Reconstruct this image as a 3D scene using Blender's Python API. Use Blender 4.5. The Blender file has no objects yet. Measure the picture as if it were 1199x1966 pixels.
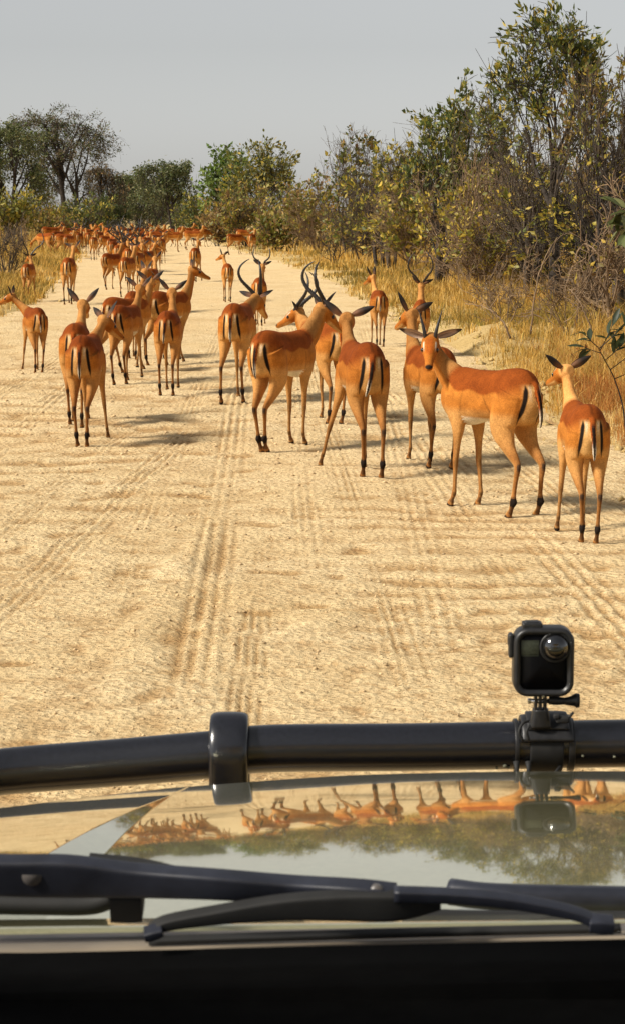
import bpy, math, random
import numpy as np
from mathutils import Vector, Matrix, kdtree

SC = bpy.context.scene
COL = SC.collection
R = math.radians
rng = np.random.default_rng(7)

# ------------------------------------------------------------------ camera
F = 4000.0; CX, CY = 599.5, 983.0; HZ = 405.0; CH = 1.8
PITCH = math.atan((CY - HZ) / F)
CP, SP = math.cos(PITCH), math.sin(PITCH)
cd = bpy.data.cameras.new('camera'); cam = bpy.data.objects.new('camera', cd); COL.objects.link(cam)
cam.location = (0, 0, CH); cam.rotation_euler = (R(90) - PITCH, 0, 0)
cd.sensor_fit = 'VERTICAL'; cd.sensor_height = 24.0; cd.lens = F / 1966 * 24.0
cd.clip_start = 0.05; cd.clip_end = 6000
cd.dof.use_dof = True; cd.dof.focus_distance = 11.0
cd.dof.aperture_fstop = (cd.lens / 1000) / 0.0018
SC.camera = cam

# ------------------------------------------------------------------ light
SUN_EL, SUN_AZ = 41.0, -112.0          # azimuth from the view direction, minus = left
w = bpy.data.worlds.new('World'); SC.world = w; w.use_nodes = True
nt = w.node_tree; nt.nodes.clear()
sky = nt.nodes.new('ShaderNodeTexSky'); sky.sky_type = 'NISHITA'; sky.sun_disc = False
sky.sun_elevation = R(SUN_EL); sky.sun_rotation = R(SUN_AZ)
sky.air_density = 1.0; sky.dust_density = 0.6; sky.ozone_density = 1.0; sky.altitude = 0
hs = nt.nodes.new('ShaderNodeHueSaturation'); hs.inputs['Saturation'].default_value = 0.14
bg = nt.nodes.new('ShaderNodeBackground'); bg.inputs['Strength'].default_value = 0.062
wo = nt.nodes.new('ShaderNodeOutputWorld')
nt.links.new(sky.outputs[0], hs.inputs['Color']); nt.links.new(hs.outputs[0], bg.inputs['Color'])
nt.links.new(bg.outputs[0], wo.inputs[0])
sd = bpy.data.lights.new('sun', 'SUN'); sun = bpy.data.objects.new('sun', sd); COL.objects.link(sun)
sd.energy = 4.0; sd.angle = R(12.0); sd.color = (1.0, 0.93, 0.82)
sdir = Vector((math.sin(R(SUN_AZ)) * math.cos(R(SUN_EL)), math.cos(R(SUN_AZ)) * math.cos(R(SUN_EL)), math.sin(R(SUN_EL))))
sun.rotation_euler = sdir.to_track_quat('Z', 'Y').to_euler(); sun.location = (-20, -5, 30)
SC.view_settings.view_transform = 'Standard'; SC.view_settings.look = 'None'
SC.view_settings.exposure = 0.68; SC.view_settings.gamma = 1.0
SC.view_settings.use_curve_mapping = False
SC.render.engine = 'CYCLES'
SC.cycles.max_bounces = 6; SC.cycles.diffuse_bounces = 3; SC.cycles.glossy_bounces = 3; SC.cycles.transparent_max_bounces = 6

# ------------------------------------------------------------------ helpers
def pdir(x, y):
    u = (x - CX) / F; v = (CY - y) / F
    return np.array([u, CP + v * SP, -SP + v * CP])
def P(x, y, depth):                      # point at a depth along the lens axis
    return np.array([0, 0, CH]) + depth * pdir(x, y)
def at(x, y, z=0.0):                     # ground point under a direction
    d = pdir(x, y); t = (z - CH) / d[2]
    return np.array([0, 0, CH]) + t * d
def gx(x, Y):                            # sideways position of a column of view at distance Y
    return (x - CX) / F * Y * 1.01
def gz(y, Y):                            # height seen at row y at distance Y
    d = pdir(CX, y); return CH + d[2] / d[1] * Y

def sstep(a, b, x):
    t = np.clip((x - a) / (b - a), 0, 1); return t * t * (3 - 2 * t)

def _hash(ix, iy, seed):
    n = (ix.astype(np.int64) * 374761393 + iy.astype(np.int64) * 668265263 + seed * 1274126177) & 0xffffffff
    n = ((n ^ (n >> 13)) * 1274126177) & 0xffffffff
    n = n ^ (n >> 16)
    return (n & 0xffff) / 65535.0
def vnoise(x, y, seed=0):
    x = np.asarray(x, float); y = np.asarray(y, float)
    ix = np.floor(x); iy = np.floor(y); fx = x - ix; fy = y - iy
    fx = fx * fx * (3 - 2 * fx); fy = fy * fy * (3 - 2 * fy)
    a = _hash(ix, iy, seed); b = _hash(ix + 1, iy, seed); c = _hash(ix, iy + 1, seed); d = _hash(ix + 1, iy + 1, seed)
    return (a * (1 - fx) + b * fx) * (1 - fy) + (c * (1 - fx) + d * fx) * fy - 0.5
def fbm(x, y, seed=0, oct=4):
    s = 0; a = 1.0
    for i in range(oct):
        s = s + a * vnoise(x * 2 ** i, y * 2 ** i, seed + i * 17); a *= 0.5
    return s

def mesh_np(name, V, F, smooth=True, cols=None):
    """V (n,3); F: list of (m,k) int arrays; cols (n,3) point colours"""
    if not isinstance(F, list): F = [F]
    F = [np.asarray(f, np.int32) for f in F if len(f)]
    me = bpy.data.meshes.new(name)
    V = np.asarray(V, np.float32)
    me.vertices.add(len(V)); me.vertices.foreach_set('co', V.ravel())
    tot = sum(f.size for f in F); n = sum(len(f) for f in F)
    me.loops.add(tot); me.polygons.add(n)
    me.loops.foreach_set('vertex_index', np.concatenate([f.ravel() for f in F]))
    starts = []; s = 0
    for f in F:
        k = f.shape[1]; starts.append(s + np.arange(len(f)) * k); s += f.size
    me.polygons.foreach_set('loop_start', np.concatenate(starts).astype(np.int32))
    me.update(calc_edges=True); me.validate()
    if smooth: me.polygons.foreach_set('use_smooth', np.ones(len(me.polygons), bool))
    if cols is not None: set_cols(me, cols)
    return me
def set_cols(me, cols):
    a = me.color_attributes.new('Col', 'FLOAT_COLOR', 'POINT')
    c = np.ones((len(me.vertices), 4), np.float32); c[:, :3] = cols
    a.data.foreach_set('color', c.ravel())
def obj(name, me, m=None, parent=None, loc=None, rz=None):
    o = bpy.data.objects.new(name, me); COL.objects.link(o)
    if m is not None and me is not None and len(me.materials) == 0: me.materials.append(m)
    if parent is not None: o.parent = parent
    if loc is not None: o.location = tuple(float(v) for v in loc)
    if rz is not None: o.rotation_euler = (0, 0, rz)
    return o
def tag(o, label, cat, group=None):
    o['label'] = label; o['category'] = cat
    if group: o['group'] = group
    return o
def empty(name, loc=(0, 0, 0), rz=0.0):
    o = bpy.data.objects.new(name, None); COL.objects.link(o)
    o.location = tuple(float(v) for v in loc); o.rotation_euler = (0, 0, rz); o.empty_display_size = 0.1
    return o

class MB:                                # collects shapes into one mesh
    def __init__(s): s.V = []; s.F3 = []; s.F4 = []; s.n = 0
    def add(s, V, F):
        V = np.asarray(V, float)
        for f in (F if isinstance(F, list) else [F]):
            f = np.asarray(f)
            if len(f) == 0: continue
            (s.F3 if f.shape[1] == 3 else s.F4).append(f + s.n)
        s.V.append(V); s.n += len(V); return s
    def mesh(s, name, smooth=True):
        F = []
        if s.F3: F.append(np.concatenate(s.F3))
        if s.F4: F.append(np.concatenate(s.F4))
        return mesh_np(name, np.concatenate(s.V), F, smooth)
    def tube(s, pts, rad, n=10, caps=True, ell=None, lat=(1, 0, 0)):
        V, F = sweep(np.asarray(pts, float), rad, rad if ell is None else ell, n, lat, caps); return s.add(V, F)
    def rbox(s, c, size, r=0.004, seg=3, M=None):
        V, F = rounded_box(size, r, seg)
        if M is not None: V = V @ np.asarray(M).T
        return s.add(V + np.asarray(c), F)

def frames(C, lat):
    T = np.gradient(C, axis=0); T /= np.linalg.norm(T, axis=1)[:, None] + 1e-12
    L = np.zeros_like(C); l = np.asarray(lat, float)
    for i in range(len(C)):
        l = l - T[i] * (l @ T[i]); l = l / (np.linalg.norm(l) + 1e-9); L[i] = l
    D = np.cross(L, T); return T, L, D
def sweep(C, a, b, n=10, lat=(1, 0, 0), caps=True, power=1.0):
    m = len(C); a = np.broadcast_to(np.asarray(a, float), (m,)); b = np.broadcast_to(np.asarray(b, float), (m,))
    T, L, D = frames(C, lat)
    th = np.arange(n) / n * 2 * np.pi
    c, s_ = np.cos(th), np.sin(th)
    c = np.sign(c) * np.abs(c) ** power; s_ = np.sign(s_) * np.abs(s_) ** power
    V = C[:, None] + L[:, None] * (a[:, None] * c)[..., None] + D[:, None] * (b[:, None] * s_)[..., None]
    V = V.reshape(-1, 3)
    i = np.arange(m - 1)[:, None] * n; j = np.arange(n)[None]; j2 = (j + 1) % n
    F = [np.stack([i + j, i + j2, i + n + j2, i + n + j], -1).reshape(-1, 4)]
    if caps:
        V = np.concatenate([V, C[:1], C[-1:]]); k = m * n; jj = np.arange(n); jn = (jj + 1) % n
        F.append(np.concatenate([np.stack([np.full(n, k), jn, jj], -1), np.stack([np.full(n, k + 1), (m - 1) * n + jj, (m - 1) * n + jn], -1)]))
    return V, F
def catmull(K, n):
    K = np.asarray(K, float); 
    if K.ndim == 1: K = K[:, None]
    t = np.linspace(0, len(K) - 1, n); i = np.clip(t.astype(int), 0, len(K) - 2); f = (t - i)[:, None]
    Pm = np.concatenate([2 * K[:1] - K[1:2], K, 2 * K[-1:] - K[-2:-1]])
    p0, p1, p2, p3 = Pm[i], Pm[i + 1], Pm[i + 2], Pm[i + 3]
    return 0.5 * (2 * p1 + (p2 - p0) * f + (2 * p0 - 5 * p1 + 4 * p2 - p3) * f ** 2 + (3 * p1 - p0 - 3 * p2 + p3) * f ** 3)
def rounded_box(size, r, seg=3):
    # a box whose edges are rounded, as a deformed grid-sphere
    n = 2 * (seg + 1)
    q = np.concatenate([np.linspace(-np.pi / 4, 0, seg + 1), np.linspace(0, np.pi / 4, seg + 1)])
    t = np.tan(q); sg = np.concatenate([-np.ones(seg + 1), np.ones(seg + 1)])
    h = np.asarray(size, float) / 2 - r
    Vs, Fs = [], []; k = 0
    A, B = np.meshgrid(t, t, indexing='ij'); SA, SB = np.meshgrid(sg, sg, indexing='ij')
    for ax in range(3):
        for s_ in (-1, 1):
            u, v = (ax + 1) % 3, (ax + 2) % 3
            d = np.zeros((n, n, 3)); d[..., ax] = s_; d[..., u] = A; d[..., v] = B
            d /= np.linalg.norm(d, axis=-1)[..., None]
            c = np.zeros((n, n, 3)); c[..., ax] = s_ * h[ax]; c[..., u] = SA * h[u]; c[..., v] = SB * h[v]
            Vs.append((c + d * r).reshape(-1, 3))
            I = np.arange(n * n).reshape(n, n)
            f = np.stack([I[:-1, :-1], I[1:, :-1], I[1:, 1:], I[:-1, 1:]], -1).reshape(-1, 4)
            if s_ < 0: f = f[:, ::-1]
            Fs.append(f + k); k += n * n
    return np.concatenate(Vs), [np.concatenate(Fs)]

# ------------------------------------------------------------------ materials
def new_mat(name):
    m = bpy.data.materials.new(name); m.use_nodes = True
    return m, m.node_tree, m.node_tree.nodes['Principled BSDF']
def noise_node(nt, scale, detail=4, rough=0.55, coord='Object', dist=0.0):
    tc = nt.nodes.new('ShaderNodeTexCoord'); n = nt.nodes.new('ShaderNodeTexNoise')
    n.inputs['Scale'].default_value = scale; n.inputs['Detail'].default_value = detail
    n.inputs['Roughness'].default_value = rough; n.inputs['Distortion'].default_value = dist
    nt.links.new(tc.outputs[coord], n.inputs['Vector']); return n
def ramp(nt, src, stops):
    r = nt.nodes.new('ShaderNodeValToRGB'); e = r.color_ramp.elements
    while len(e) < len(stops): e.new(0.5)
    for i, (p, c) in enumerate(stops): e[i].position = p; e[i].color = (*c, 1) if len(c) == 3 else c
    nt.links.new(src, r.inputs[0]); return r
def mixc(nt, fac, a, b, mode='MIX'):
    m = nt.nodes.new('ShaderNodeMix'); m.data_type = 'RGBA'; m.blend_type = mode
    for inp, v in ((m.inputs[0], fac), (m.inputs[6], a), (m.inputs[7], b)):
        if isinstance(v, (int, float)): inp.default_value = v
        elif isinstance(v, tuple): inp.default_value = (*v, 1)
        else: nt.links.new(v, inp)
    return m.outputs[2]
def bump(nt, b, h, strength, dist, prev=None):
    n = nt.nodes.new('ShaderNodeBump'); n.inputs['Strength'].default_value = strength; n.inputs['Distance'].default_value = dist
    nt.links.new(h, n.inputs['Height'])
    if prev is not None: nt.links.new(prev, n.inputs['Normal'])
    nt.links.new(n.outputs[0], b.inputs['Normal']); return n.outputs[0]
def simple(name, col, rough=0.5, metal=0.0, var=0.15, nscale=30, bumpd=0.0, spec=0.5, coat=0.0):
    m, nt, b = new_mat(name)
    n = noise_node(nt, nscale)
    c = ramp(nt, n.outputs[0], [(0.3, tuple(v * (1 - var) for v in col)), (0.7, tuple(min(1, v * (1 + var)) for v in col))])
    nt.links.new(c.outputs[0], b.inputs['Base Color'])
    b.inputs['Roughness'].default_value = rough; b.inputs['Metallic'].default_value = metal
    b.inputs['Specular IOR Level'].default_value = spec
    if coat: b.inputs['Coat Weight'].default_value = coat; b.inputs['Coat Roughness'].default_value = 0.03
    if bumpd: bump(nt, b, n.outputs[0], 0.5, bumpd)
    return m
def col_mat(name, rough=0.8, transl=0.0, nscale=40, var=0.25, bumpd=0.0, spec=0.3, sheen=0.0):
    m, nt, b = new_mat(name)
    a = nt.nodes.new('ShaderNodeAttribute'); a.attribute_name = 'Col'
    n = noise_node(nt, nscale, 3)
    g = ramp(nt, n.outputs[0], [(0.25, (1 - var,) * 3), (0.75, (1 + var * 0.6,) * 3)])
    c = mixc(nt, 1.0, a.outputs['Color'], g.outputs[0], 'MULTIPLY')
    nt.links.new(c, b.inputs['Base Color']); b.inputs['Roughness'].default_value = rough
    b.inputs['Specular IOR Level'].default_value = spec
    if sheen: b.inputs['Sheen Weight'].default_value = sheen; b.inputs['Sheen Roughness'].default_value = 0.4
    if bumpd: bump(nt, b, n.outputs[0], 0.6, bumpd)
    if transl:
        t = nt.nodes.new('ShaderNodeBsdfTranslucent'); nt.links.new(c, t.inputs['Color'])
        mx = nt.nodes.new('ShaderNodeMixShader'); mx.inputs[0].default_value = transl
        nt.links.new(b.outputs[0], mx.inputs[1]); nt.links.new(t.outputs[0], mx.inputs[2])
        nt.links.new(mx.outputs[0], nt.nodes['Material Output'].inputs[0])
    return m

def sand_mat(name, c_lo, c_mid, c_hi, bd=0.012, tint=False):
    m, nt, b = new_mat(name)
    n1 = noise_node(nt, 0.9, 5, 0.6); n2 = noise_node(nt, 15, 6, 0.75); n3 = noise_node(nt, 70, 4, 0.7)
    v = nt.nodes.new('ShaderNodeTexVoronoi'); v.inputs['Scale'].default_value = 32
    tc = nt.nodes.new('ShaderNodeTexCoord'); nt.links.new(tc.outputs['Object'], v.inputs['Vector'])
    big = ramp(nt, n1.outputs[0], [(0.30, c_mid), (0.70, c_hi)])
    c = mixc(nt, ramp(nt, n2.outputs[0], [(0.34, (0.75,) * 3), (0.50, (0, 0, 0))]).outputs[0], big.outputs[0], c_lo)
    c = mixc(nt, ramp(nt, n3.outputs[0], [(0.33, (0.65,) * 3), (0.47, (0, 0, 0))]).outputs[0], c, c_lo)
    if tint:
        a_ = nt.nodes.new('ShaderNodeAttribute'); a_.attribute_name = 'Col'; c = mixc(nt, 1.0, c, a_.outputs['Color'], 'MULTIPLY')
    nt.links.new(c, b.inputs['Base Color']); b.inputs['Roughness'].default_value = 0.95
    b.inputs['Specular IOR Level'].default_value = 0.1
    ad = nt.nodes.new('ShaderNodeMath'); ad.operation = 'ADD'
    nt.links.new(n2.outputs[0], ad.inputs[0]); 
    ml = nt.nodes.new('ShaderNodeMath'); ml.operation = 'MULTIPLY'; ml.inputs[1].default_value = 0.5
    nt.links.new(v.outputs['Distance'], ml.inputs[0]); nt.links.new(ml.outputs[0], ad.inputs[1])
    p = bump(nt, b, ad.outputs[0], 0.9, bd)
    bump(nt, b, n3.outputs[0], 0.7, bd * 0.35, p)
    return m

M = {}
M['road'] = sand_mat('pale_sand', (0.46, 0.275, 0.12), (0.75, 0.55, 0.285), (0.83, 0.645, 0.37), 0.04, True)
M['ground'] = sand_mat('dry_soil', (0.30, 0.19, 0.07), (0.50, 0.35, 0.14), (0.60, 0.44, 0.20), 0.03)
m, nt_, b = new_mat('short_coat'); M['coat'] = m
a_ = nt_.nodes.new('ShaderNodeAttribute'); a_.attribute_name = 'Col'
na = noise_node(nt_, 11, 4, .6); nb = noise_node(nt_, 120, 4, .75); nc = noise_node(nt_, 5, 2)
c = mixc(nt_, 1.0, a_.outputs['Color'], ramp(nt_, na.outputs[0], [(.3, (.74, .70, .66)), (.7, (1.12, 1.12, 1.12))]).outputs[0], 'MULTIPLY')
c = mixc(nt_, 1.0, c, ramp(nt_, nb.outputs[0], [(.3, (.62, .60, .58)), (.62, (1.12, 1.12, 1.12))]).outputs[0], 'MULTIPLY')
oi = nt_.nodes.new('ShaderNodeObjectInfo'); c = mixc(nt_, 1.0, c, ramp(nt_, oi.outputs['Random'], [(0, (.80, .76, .74)), (.5, (1, 1, 1)), (1, (1.08, 1.12, 1.2))]).outputs[0], 'MULTIPLY')
nt_.links.new(c, b.inputs['Base Color']); b.inputs['Roughness'].default_value = .85; b.inputs['Specular IOR Level'].default_value = .10
p_ = bump(nt_, b, na.outputs[0], .55, .012); bump(nt_, b, nb.outputs[0], .6, .003, p_)
M['ear'] = col_mat('ear_skin', 0.7, 0.0, 60, 0.2)
M['horn'] = simple('dark_horn', (0.018, 0.014, 0.012), 0.42, 0, 0.4, 60, 0.001)
M['eye'] = simple('dark_eye', (0.008, 0.006, 0.005), 0.08, 0, 0.1)
M['bark'] = simple('grey_bark', (0.085, 0.065, 0.048), 0.9, 0, 0.45, 14, 0.01, 0.2)
M['bark_dark'] = simple('dark_bark', (0.04, 0.032, 0.026), 0.9, 0, 0.45, 14, 0.01, 0.2)
M['twig'] = simple('dry_twig', (0.20, 0.135, 0.08), 0.9, 0, 0.5, 9, 0.004, 0.2)
M['leaf'] = col_mat('leaf', 0.5, 0.4, 5, 0.3, 0, 0.4)
M['grass'] = col_mat('dry_grass_blade', 0.75, 0.45, 2.0, 0.25, 0, 0.2)
M['pebble'] = simple('pebble', (0.52, 0.37, 0.20), 0.95, 0, 0.5, 9, 0, 0.2)
# vehicle
m, nt_, b = new_mat('khaki_paint'); M['paint'] = m
n = noise_node(nt_, 180, 3); c = ramp(nt_, n.outputs[0], [(0.35, (0.48, 0.46, 0.26)), (0.65, (0.56, 0.53, 0.31))])
nd = noise_node(nt_, 9, 5, .7); dustf = ramp(nt_, nd.outputs[0], [(.40, (0.02,) * 3), (.75, (.16,) * 3)])
nt_.links.new(mixc(nt_, dustf.outputs[0], c.outputs[0], (.50, .38, .22)), b.inputs['Base Color']); b.inputs['Metallic'].default_value = 0.70
nt_.links.new(ramp(nt_, nd.outputs[0], [(.3, (.03,) * 3), (.8, (.075,) * 3)]).outputs[0], b.inputs['Roughness'])
b.inputs['Coat Weight'].default_value = .9; b.inputs['Coat Roughness'].default_value = 0.02
n2 = noise_node(nt_, 5, 2); bump(nt_, b, n2.outputs[0], 0.16, 0.004)
M['tube'] = simple('black_powder_coat', (0.006, 0.0065, 0.010), 0.24, 0, 0.3, 200, 0.0002, 0.9)
M['blackplastic'] = simple('black_plastic', (0.012, 0.012, 0.013), 0.42, 0, 0.3, 120, 0.0004)
M['wiper'] = simple('wiper_black', (0.016, 0.018, 0.027), 0.42, 0, 0.3, 60)
M['rubber'] = simple('rubber', (0.007, 0.007, 0.007), 0.75, 0, 0.3, 60)
M['glass'] = simple('black_lens_glass', (0.004, 0.004, 0.005), 0.04, 0, 0.1, 20, 0, 0.8, 1.0)
M['screen'] = simple('dark_screen', (0.003, 0.003, 0.004), 0.35, 0, 0.1, 20, 0, 0.1)
M['print'] = simple('faint_print', (0.03, 0.035, 0.022), 0.5, 0, 0.5, 400)
M['steel'] = simple('bright_steel', (0.6, 0.6, 0.6), 0.2, 1.0, 0.1, 50)
M['seal'] = simple('dusty_seal', (0.23, 0.19, 0.14), 0.5, 0, 0.25, 12)
M['trim'] = simple('dull_grey_trim', (0.10, 0.09, 0.085), 0.4, 0, 0.25, 12)
M['dash'] = simple('matt_black_dash', (0.0025, 0.0025, 0.0025), 0.9, 0, 0.2, 60, 0, 0.02)
M['stain'] = simple('dust_spot', (0.16, 0.16, 0.11), 0.9, 0, 0.4, 300)

# ------------------------------------------------------------------ setting: ground and road
RY = np.array([0, 8, 13.7, 17.8, 24.4, 30.6, 38.9, 57.6, 75.8, 98.6, 126, 200, 400]); RX = np.array([2.5, 2.3, 2.12, 2.0, 1.83, 1.45, .97, 0, -1.5, -3.9, -6.6, -15, -40])
LY = np.array([0, 8, 15, 25, 32, 36.9, 45, 53, 68.6, 84.7, 103, 122, 200, 400]); LX = np.array([-4.4, -4.4, -4.45, -4.6, -4.8, -5.0, -5.46, -6.2, -7.7, -9.2, -10.9, -12.4, -20, -46])
def road_d(x, y):                        # metres outside the road (minus = on it)
    r = np.interp(y, RY, RX) + 0.45 * fbm(y * 0.5, x * 0.1, 3, 3); l = np.interp(y, LY, LX) - 0.45 * fbm(y * 0.5, x * 0.1, 5, 3)
    return np.maximum(x - r, l - x)
def terrain(x, y):
    d = road_d(x, y)
    z = -0.07 + 0.15 * sstep(-0.35, 0.7, d) + 0.10 * sstep(1, 6, d)
    k = sstep(0.0, 1.0, d)
    z = z + k * (0.10 * fbm(x * 0.7, y * 0.7, 11, 4) + 0.06 * fbm(x * 3.1, y * 3.1, 12, 3))
    z = z + 0.16 * np.exp(-((x - 2.35) / .55) ** 2 - ((y - 28) / 1.6) ** 2) * (1 + .8 * fbm(x * 2.5, y * 1.5, 15, 3)) + .07 * np.exp(-((d - .7) / .4) ** 2) * (x > -1) * (.5 + fbm(x * .6, y * .4, 16, 3))
    z = z + 0.3 * sstep(8, 60, d) * (fbm(x * 0.05, y * 0.05, 13, 2) + 0.4)
    return z
def lerp_(a, b, t): return a + (b - a) * np.asarray(t)[:, None]
def grid_faces(nr, nc):
    I = np.arange(nr * nc).reshape(nr, nc)
    return np.stack([I[:-1, :-1], I[:-1, 1:], I[1:, 1:], I[1:, :-1]], -1).reshape(-1, 4)
def sheet(name, X, Y, Z, m):
    me = mesh_np(name, np.stack([X, Y, Z], -1).reshape(-1, 3), grid_faces(*X.shape))
    o = obj(name, me, m); o['kind'] = 'structure'; return o
ys = np.concatenate([-np.geomspace(60, 1, 10), np.linspace(0, 6, 8)[1:], 6 * (160 / 6) ** np.linspace(0, 1, 240)[1:], np.geomspace(160, 4500, 26)[1:]])
xs = np.concatenate([-np.geomspace(3500, 32, 22), np.linspace(-30, 30, 300), np.geomspace(32, 3500, 22)])
Y, X = np.meshgrid(ys, xs, indexing='ij')
sheet('ground', X, Y, terrain(X, Y), M['ground'])

# road sheet: rows thin out with distance, relief is real
inv = np.linspace(1 / 5.0, 1 / 190.0, 760); ys = np.concatenate([-np.linspace(12, -4.5, 12), 1 / inv])
t = np.linspace(0, 1, 460)
Y, T = np.meshgrid(ys, t, indexing='ij')
lx = np.interp(ys, LY, LX) - 0.75; rx = np.interp(ys, RY, RX) + 0.75
X = lx[:, None] + (rx - lx)[:, None] * T
U = X - ((lx + rx) / 2)[:, None]          # metres from the centre line
def road_relief(U, X, Y):
    z = 0.02 * fbm(X * 0.35, Y * 0.25, 21, 3)
    near = 1 - sstep(22, 45, Y)
    # washboard ripples across the left lane
    cor = np.sin((Y + 0.22 * fbm(X * 0.9, Y * 0.5, 31, 3) * 2.2 + 0.12 * X) * 2 * np.pi / 0.62)
    msk = sstep(-3.6, -2.6, X) * (1 - sstep(-0.9, -0.3, X)) * sstep(11.0, 13.5, Y) * (1 - sstep(22, 30, Y)) * (0.55 + 0.9 * vnoise(X * 1.2, Y * 0.7, 33))
    z += 0.018 * cor * np.clip(msk, 0, 1) * np.clip(.45 + 1.6 * vnoise(X * 5, Y * 1.6, 34), 0, 1)
    msk2 = sstep(-0.4, 0.4, X) * (1 - sstep(1.6, 2.1, X)) * sstep(8, 9, Y) * (1 - sstep(13, 15, Y)) * (0.4 + 1.2 * vnoise(X * 1.5, Y * 0.9, 35))
    z += 0.011 * np.sin((Y + 0.4 * fbm(X * 1.2, Y * 0.8, 32, 3)) * 2 * np.pi / 0.42) * np.clip(msk2, 0, 1)
    # tyre tracks: bundles of tread grooves, broken up
    for (x0, sl, wid, amp, y0, y1, sd_) in ((-0.52, -0.018, .20, .011, 7, 60, 1), (0.02, -0.016, .16, .010, 10, 60, 2), (0.55, .010, .18, .008, 8, 40, 3), (1.30, -0.055, .22, .010, 6, 26, 4),
                                           (-2.35, -.010, .22, .010, 8, 40, 5), (-0.9, -.022, .16, .008, 9, 50, 10), (0.28, -.02, .14, .008, 7, 50, 11), (-3.2, .01, .2, .009, 9, 30, 12), (-1.35, .05, .18, .008, 8, 18, 13), (2.05, -.07, .15, .008, 7, 20, 14), (-1.75, .035, .16, .007, 8, 22, 6), (-0.22, .0, .12, .009, 6, 12, 7), (1.75, -.06, .18, .009, 6, 22, 8), (0.95, -0.03, .2, .008, 9, 30, 9)):
        c = x0 + sl * (Y - 10) + 0.10 * vnoise(Y * 0.15, Y * 0 + sd_, 40 + sd_)
        q = (X - c) / wid
        env = np.exp(-(q * 1.6) ** 4) * sstep(y0, y0 + 1.5, Y) * (1 - sstep(y1 * .8, y1, Y))
        brk = np.clip(0.6 + 1.8 * vnoise(X * 0.8, Y * 0.8, 50 + sd_), 0, 1)
        lug = 0.65 + 0.35 * np.sin(Y * 2 * np.pi / 0.055)
        z += 1.25 * amp * env * brk * (np.sin(q * np.pi * 6.4) * lug - 0.25)
    # ridge of thrown sand left of the nearest track
    c = -0.62 + 0.035 * (Y - 8) + 0.09 * vnoise(Y * 1.6, Y * 0, 61)
    e = sstep(7, 7.8, Y) * (1 - sstep(10.5, 12.5, Y))
    q = X - c
    z += e * (0.022 * np.exp(-((q + .10) / .11) ** 2) - 0.009 * np.exp(-((q - .05) / .06) ** 2)) * (0.7 + 0.8 * vnoise(Y * 2.2, X * 2, 62))
    # lumps, hoof prints, loose clods lying in patches
    patch = np.clip(.35 + 1.5 * fbm(X * .7, Y * .45, 72, 3), 0, 1)
    z += 0.020 * near * fbm(X * 2.2, Y * 1.7, 71, 3)
    z += near * (.25 + patch) * (0.017 * np.maximum(fbm(X * 9, Y * 7, 73, 3) - .02, 0) + 0.016 * np.maximum(vnoise(X * 22, Y * 17, 75) - .1, 0))
    pr = fbm(X * 4.2, Y * 3.2, 74, 2); z -= 0.045 * near * np.maximum(pr - 0.28, 0)
    return z
Z = road_relief(U, X, Y)
dd = np.maximum(X - rx[:, None] + .75, lx[:, None] + .75 - X)
Z = Z + 0.012 - 0.05 * sstep(0.2, 0.75, dd) + 0.03 * sstep(-0.9, 0.0, dd) * (0.6 + fbm(X * 1.3, Y * 1.3, 77, 3))
# shade painted into the hollows, plus coarse brown grit in loose patches
def blur(Q, k):
    for ax in (0, 1):
        for _ in range(2):
            Q = sum(np.roll(Q, i, ax) for i in range(-k, k + 1)) / (2 * k + 1)
    return Q
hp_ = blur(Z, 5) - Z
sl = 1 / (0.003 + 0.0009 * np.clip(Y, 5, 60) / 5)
shade_grit_ = np.clip(.5 * hp_ * sl + .42 * fbm(X * 1.1, Y * .6, 81, 4) + .38 * fbm(X * 7, Y * 5, 82, 3) + .02, 0, 1)
shade_grit_ = np.clip(shade_grit_ * (.45 + .55 * (1 - sstep(15, 50, Y))), 0, .85)
road_cols = lerp_(np.array([1., 1., 1.]), np.array([.62, .50, .38]), shade_grit_.reshape(-1))
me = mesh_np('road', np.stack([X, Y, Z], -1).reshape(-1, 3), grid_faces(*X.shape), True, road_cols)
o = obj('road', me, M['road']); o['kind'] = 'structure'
def on_ground(x, y):
    d = road_d(np.array([x]), np.array([y]))[0]
    zt = float(terrain(np.array([x]), np.array([y]))[0])
    zr = float(road_relief(np.array([0.0]), np.array([x]), np.array([y]))[0]) + 0.012 if d < 0.2 else -9
    return max(zt, zr)

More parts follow.
